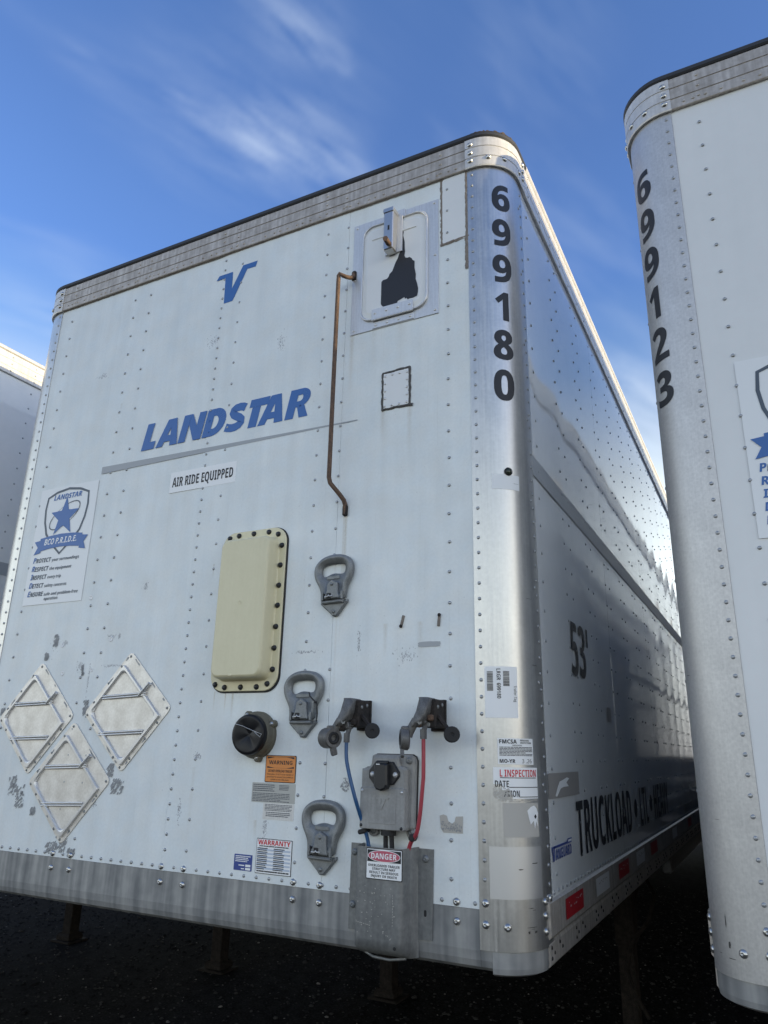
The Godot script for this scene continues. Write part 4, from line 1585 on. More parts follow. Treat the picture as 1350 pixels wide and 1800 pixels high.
func electric_box(parent: Node) -> void:
	var h := node("electric_socket_box", parent, at(0, 0, 0.0015))
	var s := Shape.new()
	# gasket and back flange
	s.prism(PackedVector2Array([Vector2(0.773, 1.4455), Vector2(0.936, 1.4455), Vector2(0.9445, 1.455), Vector2(0.9485, 1.646), Vector2(0.942, 1.659), Vector2(0.931, 1.6652), Vector2(0.805, 1.6652), Vector2(0.795, 1.66), Vector2(0.791, 1.632), Vector2(0.784, 1.626), Vector2(0.769, 1.624)]), 0.0, 0.006, 0.0)
	part(s, "gasket", M.rubber, h)
	s = Shape.new()
	var prof := PackedVector2Array([Vector2(0.775, 1.447), Vector2(0.935, 1.447), Vector2(0.942, 1.455), Vector2(0.946, 1.645), Vector2(0.94, 1.657), Vector2(0.93, 1.663), Vector2(0.806, 1.663), Vector2(0.797, 1.658), Vector2(0.793, 1.63), Vector2(0.785, 1.624), Vector2(0.771, 1.622)])
	s.prism(prof, 0.006, 0.028, 0.006)
	part(s, "flange_body", M.plastic_grey, h)
	s = Shape.new()
	var prof2 := PackedVector2Array([Vector2(0.772, 1.447), Vector2(0.926, 1.447), Vector2(0.929, 1.455), Vector2(0.929, 1.62), Vector2(0.92, 1.626), Vector2(0.905, 1.63), Vector2(0.9, 1.652), Vector2(0.892, 1.658), Vector2(0.818, 1.658), Vector2(0.81, 1.652), Vector2(0.803, 1.63), Vector2(0.795, 1.622), Vector2(0.772, 1.619)])
	s.prism(prof2, 0.02, 0.05, 0.007)
	part(s, "raised_body", M.plastic_grey, h)
	s = Shape.new()
	s.prism(rrect(0.851, 1.506, 0.077, 0.06, 0.006, 3), 0.048, 0.0565, 0.002)
	s.prism(rrect(0.852, 1.503, 0.046, 0.04, 0.002, 2), 0.056, 0.0575, 0.0005)
	part(s, "cover_plate", M.plastic_grey, h)
	s = Shape.new()
	s.xf = Transform3D(Basis.IDENTITY.scaled(Vector3(0.2, 0.2, 1.0)), Vector3(0.848, 0.787, 0.0))
	var v := PackedVector2Array()
	for q in [[-0.093, 3.717], [-0.078, 3.739], [0.0, 3.739], [0.003, 3.649], [0.056, 3.756], [0.137, 3.756], [0.128, 3.728], [0.082, 3.729], [0.013, 3.581], [-0.036, 3.581], [-0.041, 3.718]]:
		v.append(Vector2(q[0], q[1]))
	s.prism(v, 0.057, 0.0595, 0.0)
	s.xf = Transform3D.IDENTITY
	s.rect(0.83, 1.482, 0.872, 1.488, 0.0582)
	part(s, "embossed_emblem", M.plastic_grey, h)
	s = Shape.new()
	s.prism(PackedVector2Array([Vector2(0.803, 1.594), Vector2(0.82, 1.575), Vector2(0.888, 1.575), Vector2(0.908, 1.6), Vector2(0.908, 1.612), Vector2(0.886, 1.642), Vector2(0.826, 1.642), Vector2(0.803, 1.615)]), 0.048, 0.058, 0.003)
	part(s, "socket_plate", M.black, h)
	s = Shape.new()
	s.prism(PackedVector2Array([Vector2(0.832, 1.632), Vector2(0.832, 1.572), Vector2(0.84, 1.561), Vector2(0.856, 1.557), Vector2(0.872, 1.563), Vector2(0.878, 1.574), Vector2(0.877, 1.632), Vector2(0.87, 1.638), Vector2(0.84, 1.638)]), 0.056, 0.082, 0.005)
	s.tube([Vector3(0.835, 1.639, 0.064), Vector3(0.874, 1.639, 0.064)], 0.006, 8)
	part(s, "socket_lid", M.black, h)
	s = Shape.new()
	s.box(Vector3(0.848, 1.634, 0.0835), Vector3(0.012, 0.0025, 0.001))
	part(s, "lid_mark", M.sticker, h)
	for q in [[0.817, 1.604, 0.058, "bolt"], [0.895, 1.604, 0.058, "bolt"]]:
		put(bolt_mesh, "bolt", M.bare, h, Transform3D(Basis.IDENTITY.scaled(Vector3(0.75, 0.75, 0.8)), Vector3(q[0], q[1], q[2])))
	for q in [[0.781, 1.556], [0.918, 1.554], [0.78, 1.456], [0.917, 1.453]]:
		put(rivet_mesh, "screw", M.bare if q[1] > 1.5 else M.black, h, Transform3D(Basis.IDENTITY.scaled(Vector3(0.8, 0.8, 1.0)), Vector3(q[0], q[1], 0.0565)))
	for q in [[0.928, 1.646], [0.93, 1.44], [0.8, 1.439]]:
		put(bolt_mesh, "flange_bolt", M.cast, h, at(q[0], q[1], 0.028 if q[1] > 1.5 else 0.012))
	s = Shape.new()
	for q in [[0.8, 1.438], [0.93, 1.438]]:
		s.prism(circle(q[0], q[1], 0.017, 16), 0.0, 0.014, 0.003)
	part(s, "mounting_ear", M.plastic_grey, h)
	s = Shape.new()
	s.tube([Vector3(0.862, 1.448, 0.03), Vector3(0.862, 1.43, 0.03)], 0.024, 12)
	s.tube([Vector3(0.852, 1.432, 0.03), Vector3(0.854, 1.36, 0.03)], 0.0075, 8)
	s.tube([Vector3(0.872, 1.432, 0.03), Vector3(0.877, 1.36, 0.03)], 0.0075, 8)
	part(s, "cable", M.rubber, h)


func cable_cover(parent: Node) -> void:
	var h := node("cable_cover", parent, at(0, 0, 0.0015))
	var s := Shape.new()
	# flanges, one piece each side of the hollow body
	s.prism(PackedVector2Array([Vector2(0.716, 1.157), Vector2(0.766, 1.157), Vector2(0.766, 1.3975), Vector2(0.719, 1.3975)]), 0.0, 0.003, 0.0)
	part(s, "flange", M.galvanised, h)
	s = Shape.new()
	s.prism(PackedVector2Array([Vector2(0.948, 1.155), Vector2(0.995, 1.157), Vector2(0.9995, 1.3975), Vector2(0.948, 1.3975)]), 0.0, 0.003, 0.0)
	part(s, "flange", M.galvanised, h)
	s = Shape.new()
	var sec := []
	for q in [[0.762, 0.001], [0.7655, 0.004], [0.779, 0.07], [0.7815, 0.078], [0.787, 0.083], [0.794, 0.085], [0.918, 0.085], [0.926, 0.0835], [0.932, 0.079], [0.936, 0.071], [0.948, 0.004], [0.952, 0.001]]:
		sec.append(Vector2(q[0], q[1]))
	var rows := []
	for yk in [[1.401, 0.0], [1.3, 0.0], [1.16, 0.0], [1.135, 0.002], [1.118, 0.02], [1.108, 0.045]]:
		var row := []
		for q in sec:
			row.append(Vector3(q.x, yk[0], maxf(q.y - yk[1] * q.y / 0.066, 0.0005)))
		rows.append(row)
	for i in rows.size() - 1:
		for k in sec.size() - 1:
			s.quad(rows[i + 1][k], rows[i + 1][k + 1], rows[i][k + 1], rows[i][k], 2)
	part(s, "channel_body", M.galvanised, h)
	s = Shape.new()
	s.tube([Vector3(0.8, 1.118, 0.05), Vector3(0.83, 1.106, 0.05), Vector3(0.88, 1.103, 0.046), Vector3(0.93, 1.11, 0.04)], 0.004, 6)
	part(s, "bent_lip", M.galvanised, h)
	for q in [[0.732, 1.372], [0.73, 1.225], [0.974, 1.37]]:
		put(bolt_mesh, "bolt", M.cast, h, at(q[0], q[1], 0.003))
	s = Shape.new()
	s.prism(rrect(0.973, 1.225, 0.004, 0.009, 0.0039, 4), 0.002, 0.0036, 0.0)
	s.prism(circle(0.914, 1.142, 0.005, 10), 0.06, 0.0843, 0.0)
	part(s, "hole", M.rubber, h)
	# dried scrape marks
	s = Shape.new()
	for k in 46:
		var x := rng.randf_range(0.785, 0.915)
		var y := rng.randf_range(1.16, 1.3)
		ragged_poly(s, x, y, rng.randf_range(0.0008, 0.003), rng.randf_range(0.0008, 0.0025), 7, 0.6, 0.0858)
	for k in 8:
		ragged_poly(s, 0.79 + k * 0.006, 1.199 - k * 0.0008, 0.0028, 0.0011, 8, 0.6, 0.0859)
	for k in 12:
		ragged_poly(s, 0.907, 1.2 + k * 0.007, 0.0009, 0.003, 8, 0.6, 0.0859)
	part(s, "scrape_marks", M.residue, h, "stuff")
	# danger sign
	var d := node("danger_sign", h, at(0.0095, 0.001, 0.0))
	sheet(d, "sign_border", M.ink, 0.808, 1.3135, 0.928, 1.3975, 0.0866, 0.002)
	sheet(d, "sign_face", M.sticker, 0.8105, 1.316, 0.9255, 1.395, 0.0874, 0.002)
	s = Shape.new()
	s.rect(0.8125, 1.361, 0.9235, 1.393, 0.088)
	part(s, "header", M.ink, d)
	s = Shape.new()
	var e := PackedVector2Array()
	for k in 32:
		e.append(Vector2(0.868 + 0.0535 * cos(TAU * k / 32), 1.377 + 0.0162 * sin(TAU * k / 32)))
	s.flat(e, 0.0884)
	var e2 := PackedVector2Array()
	for q in e:
		e2.append(Vector2(0.868, 1.377) + (q - Vector2(0.868, 1.377)) * Vector2(0.965, 0.9))
	part(s, "oval_rim", M.sticker, d)
	s = Shape.new()
	s.flat(e2, 0.0887)
	part(s, "oval", M.faded_red, d)
	s = Shape.new()
	write(s, "DANGER", 0.868, 1.3695, 0.0891, 0.015, 0.084, 0.0, "bold", 1)
	part(s, "white_lettering", M.sticker, d)
	s = Shape.new()
	for q in [["OVERLOADED TRAILER", 1.348, 0.104], ["STRUCTURE MAY", 1.339, 0.076], ["RESULT IN SERIOUS", 1.3295, 0.095], ["INJURY OR DEATH", 1.32, 0.085]]:
		write(s, q[0], 0.868, q[1], 0.088, 0.0066, q[2], 0.0, "bold", 1)
	part(s, "lettering", M.ink, d)


func roof_hatch(parent: Node) -> void:
	var h := node("vent_door", parent, at(0, 0, 0.001))
	var s := Shape.new()
	s.prism(PackedVector2Array([Vector2(0.637, 3.237), Vector2(1.018, 3.237), Vector2(1.018, 3.759), Vector2(0.637, 3.759)]), 0.0, 0.003, 0.001)
	part(s, "frame", M.bare, h)
	s = Shape.new()
	s.g = 1
	var rings := []
	for q in [[0.1475, 0.226, 0.052, 0.003], [0.1475, 0.226, 0.052, 0.009], [0.145, 0.2235, 0.05, 0.0125], [0.141, 0.2195, 0.048, 0.0125], [0.1385, 0.217, 0.046, 0.009], [0.1385, 0.217, 0.046, 0.006]]:
		rings.append(lift(rrect(0.828, 3.502, q[0], q[1], q[2], 7), q[3]))
	s.loft(rings, 1, true, true)
	part(s, "rim", M.bare, h)
	s = Shape.new()
	s.g = 1
	rings = []
	for q in [[0.139, 0.2175, 0.046, 0.0055], [0.128, 0.2065, 0.04, 0.006], [0.12, 0.198, 0.034, 0.010], [0.117, 0.195, 0.032, 0.0105]]:
		rings.append(lift(rrect(0.828, 3.502, q[0], q[1], q[2], 7), q[3]))
	s.loft(rings, 1, true, true)
	s.flat(rrect(0.828, 3.502, 0.117, 0.195, 0.032, 7), 0.0105)
	part(s, "door_skin", M.paint, h)
	s = Shape.new()
	s.prism(rrect(0.828, 3.655, 0.1, 0.004, 0.0035, 3), 0.0104, 0.0135, 0.002)
	part(s, "pressed_ridge", M.paint, h)
	# black patch left where the film is torn away
	s = Shape.new()
	var tear := PackedVector2Array()
	for q in [[0.8645, 3.66], [0.872, 3.645], [0.869, 3.63], [0.876, 3.6], [0.877, 3.571], [0.8785, 3.55], [0.876, 3.532], [0.881, 3.521], [0.889, 3.5175], [0.899, 3.518], [0.909, 3.508], [0.912, 3.5], [0.921, 3.492], [0.921, 3.462], [0.927, 3.43], [0.926, 3.41], [0.933, 3.385], [0.937, 3.362], [0.936, 3.345], [0.933, 3.331], [0.915, 3.327], [0.9, 3.3285], [0.893, 3.326], [0.888, 3.335], [0.882, 3.332], [0.879, 3.341], [0.866, 3.336], [0.85, 3.331], [0.847, 3.319], [0.82, 3.317], [0.794, 3.319], [0.783, 3.327], [0.7765, 3.338], [0.7765, 3.44], [0.784, 3.4465], [0.801, 3.447], [0.809, 3.456], [0.812, 3.466], [0.824, 3.476], [0.83, 3.492], [0.838, 3.512], [0.848, 3.53], [0.852, 3.545], [0.861, 3.56], [0.8635, 3.59], [0.866, 3.62]]:
		tear.append(Vector2(q[0], q[1]))
	s.flat(tear, 0.0118)
	part(s, "torn_film", M.ink, h)
	# hinge
	s = Shape.new()
	s.prism(PackedVector2Array([Vector2(0.738, 3.276), Vector2(0.916, 3.276), Vector2(0.916, 3.321), Vector2(0.738, 3.321)]), 0.003, 0.0155, 0.001)
	s.prism(PackedVector2Array([Vector2(0.738, 3.24), Vector2(0.917, 3.24), Vector2(0.917, 3.27), Vector2(0.738, 3.27)]), 0.003, 0.006, 0.001)
	for k in 14:
		s.tube([Vector3(0.739 + k * 0.0127, 3.2735, 0.012), Vector3(0.7507 + k * 0.0127, 3.2735, 0.012)], 0.005, 6)
	part(s, "hinge", M.bare, h)
	s = Shape.new()
	for x in [0.752, 0.802, 0.852, 0.902]:
		s.add(rivet_mesh, at(x, 3.302, 0.0155))
		s.add(rivet_mesh, at(x, 3.254, 0.006))
	for q in [[0.652, 3.743], [1.0, 3.745], [1.004, 3.5], [1.004, 3.255], [0.652, 3.255], [0.648, 3.49]]:
		s.add(rivet_mesh, at(q[0], q[1], 0.003))
	part(s, "rivet_row", M.bare, h, "stuff")
	# latch
	s = Shape.new()
	s.box(Vector3(0.83, 3.64, 0.014), Vector3(0.075, 0.17, 0.005), 0.001)
	s.box(Vector3(0.832, 3.745, 0.006), Vector3(0.085, 0.034, 0.006), 0.001)
	part(s, "latch_plate", M.bare, h)
	s = Shape.new()
	s.box(Vector3(0.824, 3.645, 0.036), Vector3(0.042, 0.19, 0.04), 0.004)
	s.box(Vector3(0.824, 3.735, 0.034), Vector3(0.047, 0.022, 0.05), 0.003)
	part(s, "latch_case", M.bolt, h)
	s = Shape.new()
	s.tube([Vector3(0.826, 3.575, 0.05), Vector3(0.83, 3.572, 0.08), Vector3(0.832, 3.571, 0.092)], 0.0105, 10)
	part(s, "latch_pin", M.rust, h)
	s = Shape.new()
	s.box(Vector3(0.826, 3.65, 0.0562), Vector3(0.008, 0.022, 0.001))
	part(s, "key_slot", M.rubber, h)


func bead(s: Shape, pts: Array, rad: float, z: float) -> void:
	# uneven flattened bead of sealant
	var o := []
	for i in pts.size() - 1:
		var a: Vector2 = pts[i]
		var b: Vector2 = pts[i + 1]
		var n := maxi(1, int(a.distance_to(b) / 0.012))
		for k in n:
			var q := a.lerp(b, float(k) / n) + Vector2(rng.randf_range(-1, 1), rng.randf_range(-1, 1)) * rad * 0.22
			o.append(q)
	o.append(pts[-1])
	for i in o.size() - 1:
		var t: Vector2 = (o[i + 1] - o[i]).normalized()
		var m := Vector2(-t.y, t.x)
		var w := rad * rng.randf_range(0.75, 1.15)
		var l0: Vector2 = o[i] + m * w - t * rad * 0.4
		var l1: Vector2 = o[i + 1] + m * w + t * rad * 0.4
		var r0: Vector2 = o[i] - m * w - t * rad * 0.4
		var r1: Vector2 = o[i + 1] - m * w + t * rad * 0.4
		var c0: Vector2 = (l0 + r0) / 2
		var c1: Vector2 = (l1 + r1) / 2
		var zt := z + 0.002 + rng.randf() * 0.001
		s.quad(Vector3(c0.x, c0.y, zt), Vector3(c1.x, c1.y, zt), Vector3(l1.x, l1.y, z), Vector3(l0.x, l0.y, z), -1)
		s.quad(Vector3(r0.x, r0.y, z), Vector3(r1.x, r1.y, z), Vector3(c1.x, c1.y, zt), Vector3(c0.x, c0.y, zt), -1)


func patches(t: Node3D) -> void:
	var s := Shape.new()
	s.prism(rrect(1.086, 3.69, 0.052, 0.153, 0.012, 4), 0.0, 0.003, 0.0008)
	var p := part(s, "repair_patch", M.paint, t)
	s = Shape.new()
	bead(s, [Vector2(1.033, 3.846), Vector2(1.034, 3.538)], 0.0085, 0.0005)
	bead(s, [Vector2(1.134, 3.842), Vector2(1.134, 3.55), Vector2(1.134, 3.4)], 0.007, 0.0022)
	bead(s, [Vector2(1.03, 3.537), Vector2(1.14, 3.543)], 0.008, 0.0018)
	part(s, "sealant_bead", M.sealant, p)
	s = Shape.new()
	for y in [3.79, 3.688, 3.585]:
		s.add(rivet_small, at(1.055, y, 0.003))
	part(s, "rivet_row", M.rivet, p, "stuff")
	s = Shape.new()
	s.prism(rrect(0.8445, 2.959, 0.055, 0.076, 0.004, 2), 0.0, 0.0028, 0.0005)
	p = part(s, "sealed_cover_plate", M.paint, t)
	s = Shape.new()
	bead(s, [Vector2(0.788, 3.033), Vector2(0.82, 3.0335), Vector2(0.86, 3.037), Vector2(0.9, 3.037), Vector2(0.902, 2.88)], 0.0056, 0.0022)
	bead(s, [Vector2(0.905, 2.881), Vector2(0.85, 2.884), Vector2(0.789, 2.882), Vector2(0.788, 3.03)], 0.0052, 0.0024)
	bead(s, [Vector2(0.9, 2.883), Vector2(0.912, 2.88)], 0.008, 0.0026)
	part(s, "sealant_bead", M.dark_sealant, p)
	s = Shape.new()
	for k in 5:
		s.add(rivet_small, at(0.799, 3.02 - k * 0.031, 0.0028))
		s.add(rivet_small, at(0.89, 3.02 - k * 0.031, 0.0028))
	for k in 2:
		s.add(rivet_small, at(0.829 + k * 0.03, 3.022, 0.0028))
		s.add(rivet_small, at(0.829 + k * 0.03, 2.895, 0.0028))
	part(s, "rivet_row", M.bare, p, "stuff")
	# sealant squeezed out below the rail
	s = Shape.new()
	bead(s, [Vector2(-1.13, 3.8455), Vector2(1.03, 3.8455)], 0.0035, 0.003)
	part(s, "rail_sealant", M.sealant, t)
	# grab rod
	var g := node("grab_rod", t)
	s = Shape.new()
	s.tube([Vector3(0.646, 3.528, 0.004), Vector3(0.646, 3.505, 0.012), Vector3(0.646, 3.485, 0.035), Vector3(0.64, 3.478, 0.055), Vector3(0.628, 3.482, 0.064), Vector3(0.614, 3.494, 0.066), Vector3(0.6095, 3.486, 0.066), Vector3(0.609, 3.46, 0.066), Vector3(0.6085, 3.0, 0.066), Vector3(0.609, 2.62, 0.066), Vector3(0.613, 2.598, 0.062), Vector3(0.636, 2.562, 0.034), Vector3(0.646, 2.542, 0.016), Vector3(0.648, 2.525, 0.008), Vector3(0.648, 2.49, 0.006)], 0.0085, 10)
	part(s, "rod", M.rust, g)
	s = Shape.new()
	s.box(Vector3(0.646, 3.512, 0.007), Vector3(0.02, 0.046, 0.012), 0.005)
	s.box(Vector3(0.648, 2.505, 0.008), Vector3(0.019, 0.042, 0.011), 0.004)
	part(s, "flattened_end", M.dark_steel, g)


func small_stickers(t: Node3D) -> void:
	var z := 0.0027
	var s: Shape
	# orange warning
	var d := node("warning_sticker", t)
	sheet(d, "border", M.ink, 0.368, 1.5625, 0.4935, 1.6505, z, 0.004)
	sheet(d, "face", M.orange, 0.3705, 1.565, 0.491, 1.648, z + 0.0008, 0.003)
	s = Shape.new()
	s.flat(PackedVector2Array([Vector2(0.376, 1.609), Vector2(0.486, 1.609), Vector2(0.486, 1.6145), Vector2(0.456, 1.6095), Vector2(0.406, 1.6095), Vector2(0.376, 1.6145)]), z + 0.0012)
	s.flat(PackedVector2Array([Vector2(0.376, 1.639), Vector2(0.406, 1.6445), Vector2(0.456, 1.6445), Vector2(0.486, 1.639), Vector2(0.486, 1.6455), Vector2(0.376, 1.6455)]), z + 0.0012)
	write(s, "WARNING", 0.431, 1.621, z + 0.0012, 0.0125, 0.096, 0.0, "bold", 1)
	write(s, "DO NOT OVERLOAD TRAILER", 0.431, 1.5955, z + 0.0012, 0.0085, 0.098, 0.0, "bold", 1)
	for q in [["This trailer IS NOT to be loaded or", 1.5865, 0.11], ["permitted to exceed the GVWR or", 1.578, 0.108], ["GAWR on the VIN plate.", 1.5695, 0.075]]:
		write(s, q[0], 0.431, q[1], z + 0.0012, 0.0052, q[2], 0.0, "regular", 1)
	part(s, "lettering", M.ink, d)
	# data plates
	d = node("data_plate", t)
	sheet(d, "plate", M.plate, 0.3175, 1.498, 0.4955, 1.5605, z - 0.0004, 0.002)
	s = Shape.new()
	fake_lines(s, 0.322, 0.412, 1.532, 1.557, 4, z + 0.0002, 3)
	fake_lines(s, 0.43, 0.47, 1.538, 1.556, 4, z + 0.0002, 5)
	fake_lines(s, 0.322, 0.475, 1.5, 1.529, 6, z + 0.0002, 4)
	part(s, "fine_print", M.grey_ink, d)
	d = node("capacity_plate", t)
	sheet(d, "plate", M.bare, 0.3685, 1.4455, 0.494, 1.4972, z - 0.0004, 0.002)
	s = Shape.new()
	fake_lines(s, 0.376, 0.486, 1.472, 1.494, 5, z + 0.0002, 6)
	fake_lines(s, 0.382, 0.48, 1.454, 1.47, 3, z + 0.0002, 7)
	part(s, "fine_print", M.grey_ink, d)
	# blue sticker
	d = node("blue_sticker", t)
	sheet(d, "sheet", M.navy, 0.2645, 1.2815, 0.339, 1.331, z, 0.002)
	s = Shape.new()
	fake_lines(s, 0.27, 0.333, 1.307, 1.328, 4, z + 0.0006, 8)
	s.rect(0.313, 1.294, 0.334, 1.301, z + 0.0006)
	s.rect(0.313, 1.284, 0.334, 1.291, z + 0.0006)
	s.rect(0.285, 1.296, 0.309, 1.299, z + 0.0006)
	s.rect(0.296, 1.286, 0.309, 1.289, z + 0.0006)
	part(s, "print", M.sticker, d)
	# warranty
	d = node("warranty_sticker", t)
	sheet(d, "border", M.ink, 0.3535, 1.279, 0.496, 1.386, z, 0.001)
	sheet(d, "face", M.sticker, 0.3555, 1.281, 0.494, 1.384, z + 0.0008, 0.001)
	s = Shape.new()
	write(s, "WARRANTY", 0.4245, 1.367, z + 0.0012, 0.015, 0.13, 0.0, "heavy", 1)
	part(s, "red_lettering", M.red_ink, d)
	s = Shape.new()
	for k in 6:
		s.rect(0.358, 1.293 + k * 0.0112, 0.491, 1.2985 + k * 0.0112, z + 0.0011)
	part(s, "row_bars", M.pale_blue, d)
	s = Shape.new()
	fake_lines(s, 0.366, 0.484, 1.36, 1.366, 1, z + 0.0014, 9)
	fake_lines(s, 0.359, 0.4, 1.291, 1.359, 12, z + 0.0014, 10)
	fake_lines(s, 0.425, 0.468, 1.291, 1.359, 12, z + 0.0014, 11)
	fake_lines(s, 0.36, 0.49, 1.283, 1.291, 1, z + 0.0014, 12)
	part(s, "fine_print", M.ink, d)
	# two bent tabs with screws, and marks where labels have been
	for q in [[0.884, 2.085, -0.25, -1], [1.017, 2.083, -0.1, 1]]:
		var tab := node("bent_tab", t, Transform3D(Basis(Vector3.BACK, q[2]), Vector3(q[0], q[1], 0.001)))
		s = Shape.new()
		s.prism(rrect(0, 0, 0.0045, 0.021, 0.002, 2), 0.0, 0.004, 0.001)
		part(s, "strip", M.sealant, tab)
		put(rivet_mesh, "screw", M.dark_steel, tab, at(0.0, 0.016 * q[3], 0.004))
	s = Shape.new()
	ragged_poly(s, 0.982, 2.006, 0.041, 0.009, 26, 0.12, 0.0016)
	part(s, "glue_mark", M.stripe, t)
	s = Shape.new()
	s.flat(PackedVector2Array([Vector2(1.018, 1.492), Vector2(1.03, 1.496), Vector2(1.041, 1.493), Vector2(1.046, 1.478), Vector2(1.058, 1.472), Vector2(1.066, 1.478), Vector2(1.07, 1.492), Vector2(1.093, 1.494), Vector2(1.092, 1.447), Vector2(1.03, 1.446), Vector2(1.022, 1.457)]), 0.0018)
	var tr := part(s, "torn_label", M.residue, t)
	s = Shape.new()
	for k in 80:
		ragged_poly(s, rng.randf_range(1.022, 1.088), rng.randf_range(1.452, 1.476), rng.randf_range(0.001, 0.003), rng.randf_range(0.001, 0.004), 7, 0.6, 0.0024 + 0.0001 * (k % 5))
	part(s, "print_remains", M.flake, tr, "stuff")
	s = Shape.new()
	for k in 60:
		var a := rng.randf() * TAU
		var far := sqrt(rng.randf())
		ragged_poly(s, 0.686 + 0.016 * far * cos(a), 1.565 + 0.022 * far * sin(a), rng.randf_range(0.001, 0.004), rng.randf_range(0.001, 0.004), 7, 0.6, 0.0016 + 0.0001 * (k % 5))
	part(s, "glue_flakes", M.flake, t, "stuff")
	# paint scraped off round the placard holders
	var scrapes := [[-0.915, 1.5, 0.022, 0.035, 0.5], [-0.86, 1.46, 0.025, 0.042, 0.5], [-0.32, 1.52, 0.03, 0.026, -0.7], [-0.63, 1.285, 0.03, 0.02, 0.5], [-0.575, 1.3, 0.022, 0.026, -0.6], [-0.365, 1.578, 0.016, 0.02, 0.3], [-0.55, 1.81, 0.014, 0.03, 0.4], [-1.06, 1.8, 0.012, 0.012, 0.0], [-0.79, 2.095, 0.012, 0.025, 0.2], [-0.52, 1.275, 0.018, 0.012, 0.0], [-0.77, 1.41, 0.012, 0.012, 0.3], [-0.835, 2.03, 0.01, 0.012, 0.0], [-0.6, 1.965, 0.003, 0.02, 0.9]]
	s = Shape.new()
	for q in scrapes:
		for k in 60:
			var v := Vector2(q[2] * rng.randf_range(-1, 1), q[3] * rng.randf_range(-1, 1)).rotated(q[4] * 0.3)
			var pts := PackedVector2Array()
			var dirv := Vector2(0.75, 1.0).normalized()
			var ln := rng.randf_range(0.004, 0.014)
			var wd := rng.randf_range(0.001, 0.005)
			for m in 8:
				var a := TAU * m / 8
				pts.append(Vector2(q[0], q[1]) + v + dirv * cos(a) * ln * rng.randf_range(0.5, 1) + dirv.orthogonal() * sin(a) * wd * rng.randf_range(0.5, 1))
			s.flat(pts, 0.0012 + 0.0001 * (k % 6))
	part(s, "scraped_paint", M.flake, t, "stuff")
	# dents left by removed fasteners
	for q in [[-0.615, 2.275, 0.012], [-0.745, 2.075, 0.01], [-0.55, 1.965, 0.009], [-0.46, 2.09, 0.012], [-0.72, 1.955, 0.01]]:
		s = Shape.new()
		s.lathe([Vector2(q[2], 0.0), Vector2(q[2] * 0.9, 0.0012), Vector2(q[2] * 0.65, 0.0014), Vector2(q[2] * 0.5, 0.0004), Vector2(0.0, 0.0002)], 14)
		put(s.mesh(), "filled_hole", M.paint, t, at(q[0], q[1], 0.0003))


